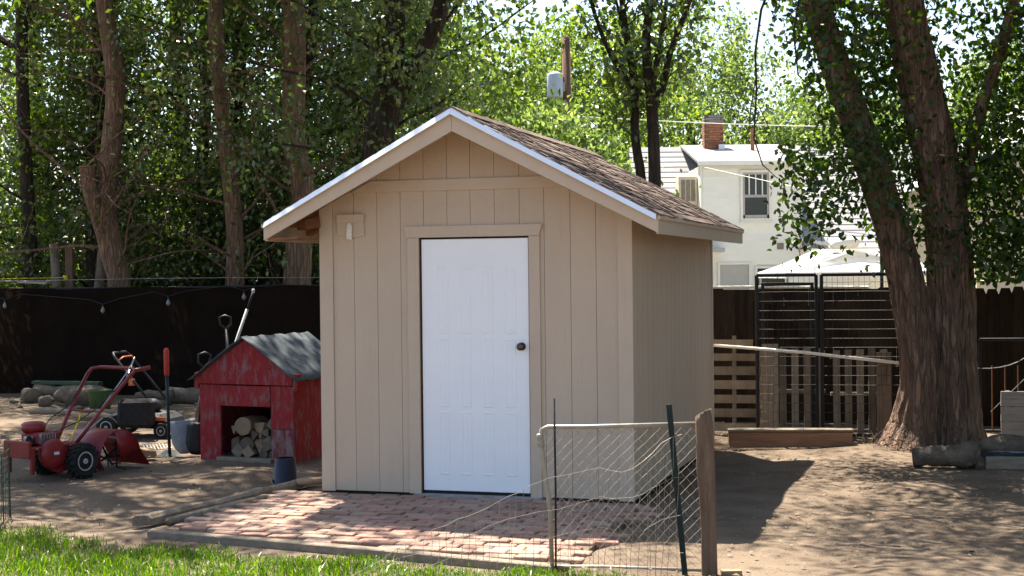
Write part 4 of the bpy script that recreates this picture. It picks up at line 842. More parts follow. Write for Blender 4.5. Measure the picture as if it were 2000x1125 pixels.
def yard_bits():
    def log(name, lab, p, q, r, mat='logbark', seed=0, group=None):
        P = [Vector(p).lerp(Vector(q), i/6) + Vector((0, 0, .012*math.sin(i*1.7+seed))) for i in range(7)]; m = MB().tube(P, [r*(1+.1*math.sin(i*2.1+seed)) for i in range(7)], 14, True, .12, seed)
        c = (Vector(p)+Vector(q))/2; m.v = [tuple(Vector(v)-c) for v in m.v]; tag(m.build(name, mat, None, True, c), lab, 'log', group)
    log('log', 'pale grey log lying at the foot of the screened fence', (-7.0, 21.3, .12), (-5.95, 20.9, .12), .085, 'logbark', 1)
    log('log', 'thin pale pole lying on the dirt left of the mower wheel', (-5.5, 18.1, .05), (-4.85, 17.85, .05), .035, 'logend', 2)
    log('log', 'dark log on the ground beyond the mower', (-4.9, 20.6, .08), (-3.3, 20.2, .10), .12, 'logbark', 3)
    log('log', 'short lit log between the green bucket and the white bucket', (-5.3, 20.4, .10), (-4.75, 20.25, .12), .06, 'logbark', 4)
    log('log', 'thin lit pole on the dirt behind the tiller engine', (-6.3, 18.9, .03), (-5.0, 18.5, .03), .04, 'oldwood', 6)
    g = MB(); beam(g, (-7.05, 21.33, .235), (-5.95, 20.92, .235), .12, .05); tag(g.build('green_plank', 'greenpaint', bevel=.006), 'flat dark green plank lying above the pale logs by the fence', 'plank')
    for i, (x, y, r, sx, sy, sz, lab) in enumerate([(-6.05, 20.4, .26, 1.5, .8, .6, 'large pale rock in front of the grey log'), (-6.95, 20.9, .16, 1, .8, .8, 'dark rock left of the large pale rock'), (-6.55, 20.3, .11, 1, .8, .8, 'small reddish rock beside the large pale rock'),
           (-7.6, 20.8, .10, 1, .8, .7, 'small rock at the far left edge of the yard'), (-5.1, 19.6, .09, 1.2, .8, .7, 'small flat rock right of the green bucket')]):
        tag(rock(r, i+3, sx, sy, sz).build('rock', 'stone', None, True, (x, y, GZ+r*sz*.75)), lab, 'rock')
    rg = random.Random(14)
    for k in range(26):
        x, y, r = rg.uniform(-7.6, -3.6), rg.uniform(18.6, 21.8), rg.uniform(.03, .07)
        tag(rock(r, k+40, 1.2, 1, .7, 6).build('rubble_stone', 'stone', None, True, (x, y, GZ+r*.45)), 'fist-sized rubble stone in the lit strip before the screened fence', 'stone', 'rubble stones before the screened fence')
    # tools by the doghouse
    t = thing('floor_scraper', 'long-handled scraper with a red grip standing upright left of the doghouse', 'scraper', (-3.42, 14.40, GZ))
    MB().tube([(0, 0, .04), (-.03, .05, .82)], .016, 10).build('shaft', 'tpost', t, True); MB().tube([(-.03, .05, .80), (-.031, .052, .83), (-.034, .058, 1.05), (-.034, .058, 1.08)], [.020, .027, .027, .018], 12).build('grip', 'gripred', t, True)
    MB().add([(-.14, -.04, .0), (.13, -.04, 0), (.13, -.035, .008), (-.14, -.035, .008), (-.05, .04, .06), (.05, .04, .06), (.05, .045, .066), (-.05, .045, .066)], [(0, 1, 5, 4), (3, 7, 6, 2), (0, 3, 2, 1), (4, 5, 6, 7), (0, 4, 7, 3), (1, 2, 6, 5)]).build('blade', 'tpost', t)
    def shovel(lab, base, top, bm, bw, bh, hm, dh=False, tilt=0):
        base, top = Vector(base), Vector(top); t = thing('shovel', lab, 'shovel', base); d = top-base
        MB().tube([d*.12, d], .015, 8).build('shaft', hm, t, True)
        m = MB(); vs = []; n = 6
        for i in range(n+1):
            z = bh*i/n; ww = bw*(.5+.5*min(1, i/1.5))/1.0 if i < 2 else bw
            for k in range(5): s_ = (k/4-.5)*ww; vs.append((s_, -.03-.05*math.cos((k/4-.5)*3)+z*.12, z))
        m.add(vs, [(i*5+k, i*5+k+1, (i+1)*5+k+1, (i+1)*5+k) for i in range(n) for k in range(4)])
        o = m.build('blade', bm, t, True); so = o.modifiers.new('s', 'SOLIDIFY'); so.thickness = .005; o.rotation_euler = (0, tilt, .3)
        if dh:
            u = d.normalized(); h = MB().tube([d, d+u*.05+Vector((-.06, 0, 0)), d+u*.13+Vector((-.06, 0, 0)), d+u*.15, d+u*.13+Vector((.06, 0, 0)), d+u*.05+Vector((.06, 0, 0)), d], .012, 8); h.build('d_handle', hm, t, True)
    shovel('wide grey plastic shovel leaning on the left of the doghouse', (-3.33, 14.75, GZ), (-3.14, 15.0, .86), 'greyplastic', .26, .34, 'oldwood_v', False, -.12)
    shovel('black shovel standing beside the doghouse wall', (-3.20, 14.62, GZ), (-3.14, 14.72, .84), 'black', .24, .32, 'black', True, .1)
    shovel('black shovel whose loop handle rises behind the doghouse', (-3.05, 15.9, GZ), (-3.16, 16.0, 1.18), 'black', .24, .3, 'black', True)
    p = thing('pole', 'pale metal pole with black end leaning behind the doghouse', 'pole', (-3.42, 15.95, GZ))
    a, b = Vector((0, 0, 0)), Vector((.56, .08, 1.62)); MB().tube([a, a.lerp(b, .88)], .017, 8).build('tube', 'hubgrey', p, True); MB().tube([a.lerp(b, .88), b], .012, 8).build('black_end', 'black', p, True); MB().lathe([(.012, -.02), (.02, 0), (.012, .03)], 10, Matrix.Translation(b)).build('tip', 'hubgrey', p, True)
    r_ = thing('wire_rack', 'small wire rack lying on the ground left of the scraper', 'rack', (-3.62, 14.72, GZ+.03), .4); m = MB()
    for k in range(9): m.tube([(-.13+.0325*k, -.09, .02), (-.13+.0325*k, .09, .06)], .003, 5)
    for y, z in ((-.09, .02), (.09, .06)): m.tube([(-.14, y, z), (.14, y, z)], .005, 5)
    m.build('bars', 'greymetal', r_)
    tag(rough(MB().box(-.10, .10, -.06, .06, 0, .08), .018, 9).build('wood_chunk', 'logend', None, False, (-3.68, 14.45, GZ), (0, .1, .5), .01), 'pale chunk of wood on the dirt in front of the wire rack', 'wood')
yard_bits()
def green_net():
    t = thing('garden_netting', 'green plastic garden netting on a stake at the left edge', 'netting', (-3.78, 10.85, GZ), R(100))
    m = MB()
    for k in range(19): m.tube([(-.9+.05*k*1.0, .01*math.sin(k), 0), (-.9+.05*k, .012*math.sin(k+1), .52)], .0022, 4)
    for j in range(11): m.tube([(-.9+.1*i, .012*math.sin(i+j), .02+.05*j) for i in range(10)], .0022, 4)
    tag(m.build('net', 'darkgreen', t), kind='stuff')
    MB().tube([(0.0, 0, -.05), (0.0, 0, .56)], .006, 6).build('stake', 'darkgreen', t); MB().tube([(-.45, 0, -.05), (-.45, 0, .54)], .006, 6).build('stake', 'darkgreen', t)
green_net()

# ------------------------------------------------------------------ chain-link panel and wire in the foreground
def front_fence():
    A = Vector((.225, 8.72, GZ)); t = thing('chain_link_panel', 'chain-link panel on a bent galvanised pipe frame in front of the shed', 'fence panel', A, -math.atan2(.15, .92))
    H, L = .85, .90
    fp = MB().tube([(.0, 0, -.05), (-.01, 0, .35), (-.045, 0, .62), (-.065, 0, .80), (-.055, 0, .845), (-.02, 0, .86), (.2, 0, .862), (L, 0, .885)], .014, 10); fp.build('pipe_frame', 'galv', t, True)
    MB().lathe([(.017, -.04), (.021, -.03), (.021, -.01), (.017, 0), (.021, .01), (.021, .03), (.017, .04)], 12, Matrix.Translation((-.065, 0, .78)) @ Matrix.Rotation(-.1, 4, 'Y')).build('pipe_coupling', 'galv', t, True)
    MB().tube([(-.06, .02, .012), (.3, .02, .018), (.95, .02, .01)], .013, 8).build('bottom_pipe', 'galv', t, True)
    m = MB(); rg = random.Random(3); pw, ph = .062, .066; nx = int(L/pw*2)+2
    for k in range(nx):
        x0 = -.02 + k*pw/2; pts = []
        for j in range(int(H/ph*2)+1):
            z = .86 - j*ph/2; x = x0 + pw/4*(1 if j % 2 else -1)*(1 if k % 2 == 0 else -1) + .010*math.sin(z*6+x0*4)
            bow = .012*math.sin(x*4+z*5) + rg.uniform(-.003, .003); pts.append((x+.055*(.4-z)*(.6-x if x < .6 else 0), bow+(.0018 if (j+k) % 2 else -.0018), z+rg.uniform(-.003, .003)))
        m.tube(pts, .0014, 4, False)
    tag(m.build('chain_mesh', 'wire', t), kind='stuff')
    # round rod, T post, wooden post stand separately
    tag(MB().tube([(0, 0, -.06), (.004, .0, .5), (0, 0, 1.035)], .0065, 8).build('steel_rod', 'black', None, True, (.245, 8.70, GZ)), 'thin dark steel rod standing beside the chain-link frame pipe', 'rod')
    tp = MB(); poly = [(-.017, 0), (-.017, .004), (-.003, .004), (-.003, .026), (.003, .026), (.003, .004), (.017, .004), (.017, 0)]
    tp.prism(poly, -.08, 1.01, 'z'); 
    for k in range(12): tp.box(-.006, .006, -.005, .0, .05+.08*k, .085+.08*k)
    o = tp.build('steel_t_post', 'tpost', None, False, (1.00, 8.52, GZ), (0, -.085, .1)); tag(o, 'dark green steel T-post leaning left in front of the chain-link panel', 'post')
    wp = MB(); vs = []; prof = [(-.06, .058, 1.0, 0), (.25, .056, 1, -.003), (.5, .062, 1, -.010), (.62, .070, 1.05, -.016), (.72, .064, 1, -.02), (.9, .060, 1, -.026), (.955, .056, .95, -.028)]
    rg = random.Random(6); n = 12
    for z, r, q, ox in prof:
        for k in range(n):
            a = 6.2832*k/n; s_ = max(abs(math.cos(a)), abs(math.sin(a))); rr = .76*r/(s_**.55)*(1+rg.uniform(-.06, .06)); vs.append((ox+rr*math.cos(a)*1.05, rr*math.sin(a), z + (.03*math.cos(a+.6) if z > .95 else 0)))
    wp.add(vs, [(i*n+k, i*n+(k+1) % n, (i+1)*n+(k+1) % n, (i+1)*n+k) for i in range(len(prof)-1) for k in range(n)] + [tuple(range((len(prof)-1)*n, len(prof)*n))])
    tag(wp.build('wooden_post', 'redwood', None, True, (1.145, 8.52, GZ)), 'reddish weathered wooden post at the right end of the chain-link panel', 'post')
    # loose welded wire, sagging from the T-post down to the lawn
    m = MB(); rg = random.Random(9)
    xs = [.98, .90, .80, .72, .62, .5, .36, .2, .05, -.15, -.35, -.55, -.75, -.95, -1.1]; zt = [.83, .80, .72, .66, .64, .66, .62, .57, .52, .44, .36, .27, .18, .09, .02]; ys = [8.47, 8.50, 8.44, 8.38, 8.40, 8.46, 8.48, 8.48, 8.46, 8.42, 8.36, 8.30, 8.24, 8.16, 8.10]
    def top(x): return np.interp(-x, [-a for a in xs], zt), np.interp(-x, [-a for a in xs], ys)
    x = .965
    while x > -1.08:
        z, y = top(x); z -= rg.uniform(0, .02); k = 5; ln = rg.uniform(-.05, .02)
        m.tube([(x+ln*(1-i/k)+.006*math.sin(i*2+x*40), y-.10*(1-i/k)*(1 if x < .5 else .2)+.008*math.sin(i*1.7+x*25), GZ+.0+(z+.02)*i/k) for i in range(k+1)], .0013, 4, False)
        x -= rg.uniform(.026, .042) if x > .55 else rg.uniform(.036, .055)
    for j in range(4):
        f = 1-j/3.6; pts = []
        for x in np.arange(.985, -1.12, -.06):
            z, y = top(x); pts.append((x, y-.10*(1-f)*(1 if x < .5 else .2)-.003, GZ+z*f+.012*math.sin(x*9+j*2)+rg.uniform(-.006, .006)))
        m.tube(pts, .0009 if j else .0014, 4, False)
    t2 = thing('loose_wire_mesh', 'loose bent welded-wire netting sagging from the T-post down to the grass', 'wire netting', (0, 0, 0)); o = m.build('wire_net', 'wire', t2); tag(o, kind='stuff')
    tag(rough(MB().box(-.06, .06, -.03, .03, 0, .03), .004, 3).build('wood_block', 'logend', None, False, (1.27, 8.50, GZ)), 'small pale wood block at the foot of the wooden post', 'wood')
front_fence()

# ------------------------------------------------------------------ right side: board fence, kennel panels, pallets, timbers
def right_side():
    A = Vector(sp(1.0, 6.1, GZ)); root = thing('board_fence', 'dark stained vertical board fence behind the kennel panels', 'fence', A, -YAW+.06); rg = random.Random(5)
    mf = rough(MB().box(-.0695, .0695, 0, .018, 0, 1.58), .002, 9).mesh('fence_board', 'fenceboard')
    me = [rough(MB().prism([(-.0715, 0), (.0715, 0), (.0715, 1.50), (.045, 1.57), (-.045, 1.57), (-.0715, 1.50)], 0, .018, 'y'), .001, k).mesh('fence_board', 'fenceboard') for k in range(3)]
    x = 0
    while x < 9.5:
        bi = int(x/.1405+.5); put('fence_board', mf if x < 4.2 else rg.choice(me), root, (x, (0, .0205)[bi % 2] if x >= 4.2 else rg.uniform(-.006, .006), rg.uniform(-.015, .015)), (0, 0, 0)); x += .1405
    for z in (.35, 1.25): MB().box(-.1, 9.5, .044, .084, z, z+.09).build('rail', 'fenceboard', root)
    tp = MB().tube([(-.1, -.02, 1.60), (1.6, -.02, 1.60), (3.0, -.02, 1.585)], .016, 8); tp.build('white_top_pipe', 'white_plastic', root)
    MB().tube([(3.4, -.02, 1.63), (6.0, -.02, 1.66)], .014, 8).build('white_top_pipe', 'white_plastic', root)
    # kennel panels
    def kennel(x, wdt, lab, y=15.42, h=1.74, rz=-.16, zoff=0):
        t = thing('kennel_fence', lab, 'fence', (x, y, GZ+zoff), rz); r = .019
        for a in (0, wdt): MB().tube([(a, 0, 0), (a, 0, h)], r, 8).build('upright', 'black', t)
        for z in (.05, h): MB().tube([(0, 0, z), (wdt, 0, z)], r, 8).build('rail', 'black', t)
        m = MB()
        for k in range(1, int(wdt/.055)): m.tube([(k*.055, -.004, .05), (k*.055, -.004, h)], .0016, 4, False)
        tag(m.build('upright_wires', 'black', t), kind='stuff'); m = MB()
        k = 0; z = .09
        while z < h: m.tube([(0, -.008, z), (wdt*.5, -.010, z+.004*math.sin(z*9)), (wdt, -.008, z)], .0028, 4, False); z += .098
        tag(m.build('cross_wires', 'kennelwire', t), kind='stuff')
    kennel(2.60, .62, 'left black kennel panel with wire grid behind the timber beam'); kennel(3.26, .95, 'right black kennel panel with wire grid beside the big tree', 15.28)
    g = thing('kennel_gate', 'narrow dark inner gate frame standing just behind the left kennel panel', 'gate', (2.70, 15.62, GZ), -.16)
    for a in (0, .52): MB().box(a-.018, a+.018, -.018, .018, 0, 1.66).build('upright', 'black', g)
    for z in (.05, 1.64): MB().box(.02, .50, -.015, .015, z-.018, z+.018).build('rail', 'black', g)
    # shade cloth pinned behind the panels, scalloped top
    m = MB(); vs = []; nx, nz = 40, 8
    for i in range(nx+1):
        s_ = i/nx; tz = 1.60 - .20*abs(math.sin((s_*2.0+.45)*math.pi*.5))**.8
        for j in range(nz+1): vs.append((s_*1.75, .02*math.sin(s_*21+j*.6), .95-.10*s_*0+(tz-.95)*j/nz))
    m.add(vs, [(i*(nz+1)+j, (i+1)*(nz+1)+j, (i+1)*(nz+1)+j+1, i*(nz+1)+j+1) for i in range(nx) for j in range(nz)])
    o = m.build('shade_cloth', 'shade', None, True, (2.62, 15.80, GZ), (0, 0, -.16)); tag(o, 'dark shade cloth with scalloped top hung behind the kennel panels', 'cloth')
    # pallets
    def pallet(lab, loc, rz, n, L, H, vertical, tilt=.0, sw=.088, seed=0):
        t = thing('pallet', lab, 'pallet', loc, rz); t.rotation_euler = (tilt, 0, rz); rg = random.Random(seed)
        for k in range(n):
            if vertical:
                x = L*(k+.5)/n; m = rough(MB().box(x-sw/2, x+sw/2, -.018, 0, 0, H+rg.uniform(-.05, .03)), .003, k)
            else:
                z = .03+H*(k)/n; m = rough(MB().box(0, L, -.018, 0, z, z+sw+rg.uniform(-.01, .012)), .003, k)
            m.build('slat', 'palletwood', t)
        for f in (.02, .5, .98):
            if vertical: MB().box(0, L, .001, .085, H*f*.9+.02, H*f*.9+.058).build('stringer', 'palletwood', t)
            else: MB().box(L*f-.02, L*f+.02, .001, .085, .0, H).build('stringer', 'palletwood', t)
    pallet('wooden pallet with horizontal slats leaning by the shed back corner', (2.12, 15.98, GZ), -.22, 7, .62, 1.08, False, -.10, .09, 3)
    pallet('pale pallet of upright slats behind the left kennel panel', (2.86, 15.72, GZ), -.16, 4, .52, .98, True, -.06, .075, 4)
    pallet('pale pallet of upright slats behind the right kennel panel', (3.42, 15.60, GZ), -.16, 5, .62, .92, True, -.06, .075, 5)
    tag(rough(MB().box(-.09, .09, -.02, .02, 0, 1.0), .004, 3).build('upright_plank', 'oldwood_v', None, False, (2.76, 15.55, GZ), (-.04, 0, -.2)), 'weathered grey plank standing beside the left kennel upright', 'plank')
    tag(rough(MB().box(-.075, .075, -.02, .02, 0, .92), .004, 4).build('upright_plank', 'oldwood_v', None, False, (3.88, 15.16, GZ), (-.06, 0, -.2)), 'weathered grey plank standing against the right kennel panel', 'plank')
    tag(MB().tube([(2.06, 15.25, .985), (3.0, 15.0, .91), (3.95, 14.78, .80)], .0165, 10).build('white_pipe', 'white_plastic', None, True), 'long pale pipe slanting across the front of the kennel panels', 'pipe')
    bm_ = thing('timber_beam', 'squared brown timber beam lying in front of the kennel panels', 'beam', (2.17, 14.62, GZ+.015), -.10)
    rough(MB().box(0, 1.22, -.06, .09, 0, .155), .004, 2).build('beam_body', 'beamwood', bm_, bevel=.008); MB().box(-.01, 1.23, -.07, .10, .160, .182).build('top_board', 'palletwood', bm_, bevel=.004)
    # lying log, slab, tarp, rails at the far right
    P = [(3.58, 13.02, .07), (3.75, 12.98, .085), (3.92, 12.93, .08), (4.06, 12.9, .10), (4.16, 12.88, .07)]; P = [tuple(Vector(P[min(int(i/3), 3)]).lerp(Vector(P[min(int(i/3)+1, 4)]), i/3-int(i/3))) for i in range(13)]; m = MB().tube(P, [.08, .088, .084, .092, .09, .098, .094, .104, .11, .122, .118, .108, .085], 18, True, .20, 4)
    tag(m.build('short_log', 'greylog', None, True), 'short rough grey log with a splintered end lying below the big tree', 'log')
    tag(rough(rock(.19, 33, 1.9, .8, .72, 14), .006, 4).build('boulder', 'greylog', None, True, (4.72, 13.5, .07)), 'long rounded grey boulder at the right edge behind the short log', 'boulder')
    m = MB(); beam(m, (4.18, 12.86, .03), (5.2, 12.70, .03), .09, .11); tag(m.build('edging_timber', 'oldwood', bevel=.01), 'flat timber running off the right edge beside the short log', 'timber')
    tag(rock(.12, 35, 2.6, .7, .35, 8).build('blue_tarp', 'bluetarp', None, True, (4.50, 13.02, .07)), 'scrap of dark blue tarp between the boulder and the flat timber', 'tarp')
    t = thing('stacked_panel', 'pale grey slatted panel standing at the right edge', 'panel', (4.96, 14.75, GZ), -.15)
    for k in range(7): rough(MB().box(0, .8, -.02, 0, .0+.077*k, .072+.077*k), .002, k).build('slat', 'paleboard', t)
    MB().box(.05, .09, 0, .04, 0, .54).build('batten', 'paleboard', t)
    g = thing('metal_gate', 'old dark metal gate with curved wires leaning on the fence at far right', 'gate', (4.85, 15.05, GZ), -.12)
    for a in (0, .9): MB().tube([(a, 0, 0), (a, 0, 1.05)], .016, 8).build('upright', 'black', g)
    for z in (.1, 1.05): MB().tube([(0, 0, z), (.9, 0, z)], .016, 8).build('rail', 'black', g)
    for k in range(6): MB().tube([(.12+.13*k, 0, .1), (.12+.13*k, 0, .78)], .007, 5).build('bar', 'rawwood', g)
    MB().tube([(.05+.5*math.cos(a), -.01, 1.03+.28*math.sin(a)) for a in np.linspace(-3.0, -.2, 14)], .005, 5).build('scroll_wire', 'greymetal', g); MB().tube([(.1, -.01, .3), (.8, -.01, 1.0)], .004, 5).build('brace_wire', 'greymetal', g)
    # tuft of dry weeds at the foot of the tree
    rg2 = np.random.RandomState(2); m = MB()
    for k in range(150):
        x, y = 3.75+rg2.normal(0, .17), 14.42+rg2.normal(0, .1); a = rg2.uniform(0, 6.28); h = rg2.uniform(.05, .2); m.tube([(x, y, GZ), (x+.3*h*math.cos(a), y+.3*h*math.sin(a), GZ+h*.6), (x+.8*h*math.cos(a), y+.8*h*math.sin(a), GZ+h)], [.002, .0017, .0008], 3, False)
    tag(m.build('dry_weeds', 'litter'), 'tuft of dry straw-coloured weeds at the foot of the big tree', 'weeds', kind='stuff')
right_side()

# ------------------------------------------------------------------ neighbours beyond the fence
def house():
    Yf = 42.0; t = thing('white_house', 'white lap-sided house with dormer and grey shingle roof behind the fence', 'house', (0, 0, GZ))
    rgh = random.Random(3); BH = .205
    def boards(x0, x1, z0, z1, y, holes=(), name='siding_board'):
        z = z0
        while z < z1-.02:
            h = min(BH, z1-z); segs = [(x0, x1)]
            for (a, b, c, d) in holes:
                if z+h > c+.01 and z < d-.01:
                    ns = []
                    for (p, q) in segs:
                        if a > p and b < q: ns += [(p, a), (b, q)]
                        elif a <= p and b > p and b < q: ns += [(b, q)]
                        elif b >= q and a < q and a > p: ns += [(p, a)]
                        elif a <= p and b >= q: pass
                        else: ns += [(p, q)]
                    segs = ns
            for p, q in segs:
                m = MB(); m.add([(p, y-.028, z), (q, y-.028, z), (q, y-.004, z+h), (p, y-.004, z+h), (p, y+.02, z), (q, y+.02, z), (q, y+.02, z+h), (p, y+.02, z+h)], [(0, 1, 2, 3), (7, 6, 5, 4), (0, 4, 5, 1), (3, 2, 6, 7), (0, 3, 7, 4), (1, 5, 6, 2)])
                m.build(name, 'housewhite', t)
            z += BH
    w1 = (6.70, 7.46, 3.31, 4.64); w2 = (6.02, 6.86, 1.0, 1.98); w3 = (7.10, 7.9, 1.0, 1.86)
    boards(5.55, 8.33, 0, 4.86, Yf, (w1, w2, w3)); boards(8.36, 13.5, 0, 2.40, Yf+.02)
    boards(2.0, 5.5, 0, 2.40, Yf+.03)
    MB().box(5.6, 8.3, Yf+.021, Yf+.12, 0, 3.3).build('wall_core', 'housewhite', t); MB().box(5.6, 6.70, Yf+.021, Yf+.12, 3.3, 4.8).build('wall_core', 'housewhite', t); MB().box(7.46, 8.3, Yf+.021, Yf+.12, 3.3, 4.8).build('wall_core', 'housewhite', t)
    # dormer side wall, right: laps seen end on
    z = 2.5
    while z < 4.85:
        MB().add([(8.33, Yf+.0, z), (8.395, Yf, z), (8.345, Yf, z+BH), (8.33, Yf, z+BH), (8.33, Yf+3.2, z), (8.395, Yf+3.2, z), (8.345, Yf+3.2, z+BH), (8.33, Yf+3.2, z+BH)], [(0, 1, 2, 3), (7, 6, 5, 4), (1, 5, 6, 2), (0, 4, 5, 1), (3, 2, 6, 7), (0, 3, 7, 4)]).build('side_lap_board', 'housewhite', t); z += BH
    MB().box(5.48, 5.545, Yf-.01, Yf+3.2, 2.5, 4.86).build('dormer_side', 'housewhite', t)
    MB().box(8.22, 8.40, Yf-.045, Yf-.029, 2.45, 4.80).build('corner_trim', 'housetrim', t)
    # roofs
    ry, rz_, ey, ez = 46.0, 5.74, 41.45, 2.42
    def slope(x0, x1, ya, za, yb, zb, th=.06): return MB().prism([(ya, za), (yb, zb), (yb, zb-th), (ya, za-th)], x0, x1, 'x')
    ym, zm_ = 45.0, ez+(rz_-ez)*(45.0-ey)/(ry-ey)
    rr = slope(3.75, 13.9, ym, zm_, ry, rz_).build('roof', 'houseroof', t); slope(3.75, 5.478, ey, ez, ym-.002, zm_).build('roof', 'houseroof', t); slope(8.40, 13.9, ey, ez, ym-.002, zm_).build('roof', 'houseroof', t); slope(3.75, 13.9, 50.5, ez, ry, rz_).build('roof', 'houseroof', t)
    # shingle courses on the slope facing the yard
    n = 19
    for k in range(n):
        a, b = k/n, (k+1)/n; ya, za, yb, zb = ey+(ry-ey)*a, ez+(rz_-ez)*a, ey+(ry-ey)*b, ez+(rz_-ez)*b
        xs_ = [3.73, 5.47] if za > 2.4 and yb < 45.3 else [3.73, 13.92]
        for (p, q) in ([(3.73, 5.47), (8.41, 13.92)] if yb < 45.0 else [(3.73, 13.92)]):
            MB().prism([(ya-.02, za+.010), (yb, zb+.004), (yb, zb+.002), (ya-.02, za+.002)], p, q, 'x').build('shingle_course', 'houseroof', rr)
    dr_ = slope(5.38, 8.48, 41.72, 4.96, 46.02, 5.80, .07).build('dormer_roof', 'houseroof', t)
    MB().box(5.38, 8.48, 41.66, 41.715, 4.84, 4.96).build('dormer_fascia', 'housetrim', t); MB().box(8.50, 13.9, 41.38, 41.44, 2.28, 2.42).build('gutter', 'housetrim', t); MB().box(3.75, 5.9, 41.38, 41.44, 2.28, 2.42).build('gutter', 'housetrim', t)
    MB().box(5.52, 6.06, 41.2, 41.95, 2.34, 2.46).build('porch_eave', 'greymetal', t)
    # windows
    def window(x0, x1, z0, z1, kind):
        w_ = MB(); f = .07
        for a in ((x0-f, x0, z0-f, z1+f), (x1, x1+f, z0-f, z1+f), (x0, x1, z1, z1+f), (x0, x1, z0-f, z0)): w_.box(a[0], a[1], Yf-.07, Yf-.0285, a[2], a[3])
        wo = w_.build('window', 'housetrim', t); MB().box(x0-f-.02, x1+f+.02, Yf-.10, Yf-.03, z0-f-.05, z0-f).build('sill', 'housetrim', wo)
        if kind == 1:
            zm = (z0+z1)/2-.02; MB().box(x0, x1, Yf-.01, Yf+.0, zm, z1).build('pane', 'glass', wo); MB().box(x0, x1, Yf+.02, Yf+.03, z0, zm).build('pane', 'glass', wo)
            s_ = MB(); s_.box(x0, x1, Yf-.045, Yf-.012, zm-.04, zm+.04); s_.box(x0, x1, Yf-.04, Yf-.012, z0, z0+.10); s_.box(x0, x0+.06, Yf-.04, Yf-.0125, z0, z1); s_.box(x1-.06, x1, Yf-.04, Yf-.0125, z0, z1); s_.box(x0+.06, x1-.06, Yf-.04, Yf-.0125, z1-.06, z1); s_.build('sash', 'hubgrey', wo)
            for k in (1, 2, 3): x = x0+(x1-x0)*k/4; MB().box(x-.016, x+.016, Yf-.036, Yf-.0125, zm+.04, z1-.06).build('muntin', 'housetrim', wo)
        else:
            MB().box(x0, x1, Yf-.012, Yf-.0, z0, z1).build('pane', 'blind' if kind == 2 else 'glass', wo)
    window(*w1[:2], *w1[2:], 1); window(*w2[:2], *w2[2:], 2); window(*w3[:2], *w3[2:], 3)
    MB().box(7.68, 7.87, Yf-.05, Yf-.029, 2.41, 2.59).build('wall_vent', 'acvent', t)
    # chimney in bricks
    ch = MB().box(6.06, 6.54, 44.92, 45.38, 5.3, 6.50).build('chimney', 'concrete', t)
    z = 5.30; k = 0
    cm = [rough(MB().box(-.118, .118, -.05, .05, 0, .066), .004, i).mesh('brick', 'chimbrick') for i in range(3)]; cg = [rough(MB().box(-.118, .118, -.05, .05, 0, .066), .008, i).mesh('brick', 'paleboard') for i in range(2)]
    while z < 6.55:
        ms = cm if z < 6.34 else cg; off = .0 if k % 2 else .12
        for x in (6.06, 6.30, 6.54):
            xx = x - off + .06
            if 6.0 < xx < 6.6: put('brick', rgh.choice(ms), ch, (min(max(xx, 6.15), 6.46), 44.90, z))
        for y in (45.02, 45.27): put('brick', rgh.choice(ms), ch, (6.55, y+off*.3, z), (0, 0, R(90))); put('brick', rgh.choice(ms), ch, (6.05, y+off*.3, z), (0, 0, R(90)))
        z += .078; k += 1
    rough(MB().box(6.0, 6.60, 44.86, 45.44, 6.555, 6.63), .02, 2).build('chimney_cap', 'stone', ch); MB().box(6.42, 6.60, 44.70, 44.84, 5.48, 5.70).build('flashing', 'drip', ch)
    vp = MB().tube([(7.40, 44.4, 5.4), (7.40, 44.4, 6.14)], .06, 10).build('vent_pipe', 'chimbrick', t)
    # evaporative cooler on the dormer's left
    ac = MB().box(4.92, 5.47, 42.55, 43.3, 3.74, 4.60).build('evaporative_cooler', 'acbox', t, bevel=.02)
    for k in range(3): x = 4.99+.145*k; MB().box(x, x+.115, 42.53, 42.549, 3.86, 4.48).build('louvre_panel', 'acvent', ac)
    tn = thing('tan_house', 'tan neighbouring house half hidden by the leaves at far right', 'house', (0, 0, GZ))
    MB().box(10.9, 17, 34, 40, 0, 3.9).build('wall', 'tanwall', tn); MB().prism([(10.5, 3.85), (17.4, 3.85), (14, 6.3)], 33.6, 40.4, 'y').build('roof', 'houseroof', tn); MB().prism([(10.9, 3.9), (17.0, 3.9), (14, 6.0)], 33.55, 33.59, 'y').build('gable', 'tanwall', tn)
    MB().box(12.1, 13.0, 33.96, 33.995, 1.3, 2.6).build('window', 'glass', tn)
house()
def bounce_slab():
    m = MB().box(-6, 24, 24.5, 41.9, GZ-.3, GZ+.06); o = m.build('added_bounce_yard', 'bounceslab'); tag(o, kind='structure')  # added pale slab, mostly hidden, bouncing sunlight onto the white house front
bounce_slab()
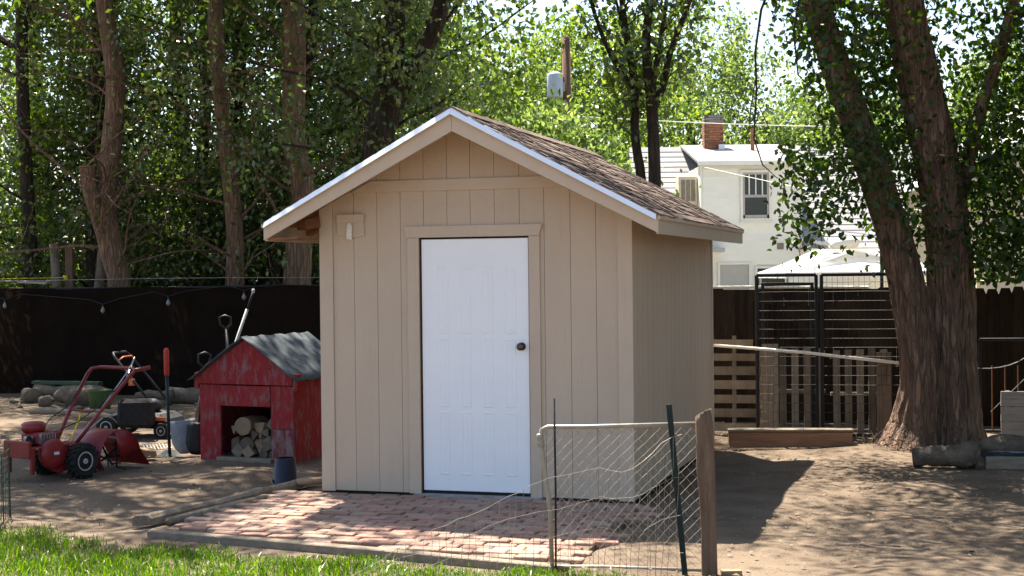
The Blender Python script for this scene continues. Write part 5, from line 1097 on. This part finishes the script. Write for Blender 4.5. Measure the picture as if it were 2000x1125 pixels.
def beyond():
    t = thing('pop_up_canopy', 'bright white peaked canopy standing behind the kennel panels', 'canopy', (5.85, 25.2, GZ)); h = 1.35
    m = MB(); pk = (0.0, 0, 2.33); n = 8; vs = []
    cs = [(-h, -h), (h, -h), (h, h), (-h, h)]
    for k in range(4):
        a, b = Vector((*cs[k], 1.76)), Vector((*cs[(k+1) % 4], 1.76)); P = Vector((0, 0, 2.14)); rows = []
        for i in range(n+1):
            f = i/n; r = []
            for j in range(n+1):
                q = a.lerp(b, j/n).lerp(P + (b-a)*(j/n-.5)*.45, f); q.z -= .025*math.sin(f*math.pi); r.append(q)
            rows.append(r)
        b0 = len(m.v); m.add([q for r in rows for q in r], [(i*(n+1)+j, i*(n+1)+j+1, (i+1)*(n+1)+j+1, (i+1)*(n+1)+j) for i in range(n) for j in range(n)])
        m.add([a, b, b-Vector((0, 0, .10)), a-Vector((0, 0, .10))], [(0, 3, 2, 1)])
    m.add([(-.607, -.607, 2.14), (.607, -.607, 2.14), (.607, .607, 2.14), (-.607, .607, 2.14)], [(0, 1, 2, 3)])
    m.build('canopy_cloth', 'canvas', t, True)
    for x, y in cs: MB().tube([(x*.97, y*.97, 0), (x*.97, y*.97, 1.75)], .02, 8).build('leg', 'greymetal', t)
    tag(MB().tube([(0, 0, 0), (0, 0, 2.5)], .025, 8).build('thin_pole', 'black', None, False, (5.10, 20.0, GZ)), 'thin dark pole rising in front of the white canopy', 'pole')
    s = thing('security_light', 'white bulbous lamp on an arm at the white house corner', 'lamp', (8.35, 41.9, 2.55))
    MB().tube([(0, 0, .12), (.5, -.5, -.02), (.75, -.7, -.05)], .05, 8).build('arm', 'housetrim', s); MB().lathe([(.05, 0), (.16, .12), (.19, .45), (.15, .75), (.04, .85)], 14, Matrix.Translation((.7, -.7, -.10)) @ Matrix.Rotation(R(82), 4, 'Y')).build('lamp_head', 'housetrim', s, True)
    u = thing('utility_pole', 'brown wooden utility pole with grey transformer behind the shed', 'utility pole', (1.82, 45, GZ))
    MB().tube([(0, 0, 0), (-.03, 0, 5), (-.07, 0, 9.1)], [.17, .15, .13], 12).build('pole_shaft', 'polewood', u, True)
    MB().lathe([(.02, -.40), (.24, -.38), (.25, -.34), (.25, .30), (.22, .36), (.10, .40)], 18, Matrix.Translation((-.42, -.1, 7.6))).build('transformer', 'xfmr', u, True)
    MB().box(-.3, -.1, -.12, -.04, 7.4, 7.7).build('bracket', 'greymetal', u)
    MB().tube([(0, -.1, 6.1), (.25, -.3, 6.35), (.42, -.5, 6.33)], .03, 8).build('lamp_arm', 'greymetal', u); MB().lathe([(.03, 0), (.10, .08), (.12, .3), (.06, .46)], 12, Matrix.Translation((.40, -.5, 6.34)) @ Matrix.Rotation(R(100), 4, 'Y')).build('lamp_head', 'bluewhite', u, True)
    for (a, b, sag, lab) in [((1.8, 44.9, 6.62), (13, 43, 5.95), .1, 'upper pale overhead wire running from the utility pole past the chimney'), ((1.8, 44.9, 5.35), (3.9, 44, 5.0), .02, 'short overhead wire reaching the left end of the house roof'), ((5.55, 41.6, 4.75), (9.4, 30, 2.8), .05, 'slack service wire drooping across the dormer window')]:
        P = [Vector(a).lerp(Vector(b), i/12)-Vector((0, 0, sag*math.sin(math.pi*i/12))) for i in range(13)]
        tag(MB().tube(P, .014 if a[0] < 3 else .008, 5).build('overhead_wire', 'housetrim'), lab, 'wire')
beyond()
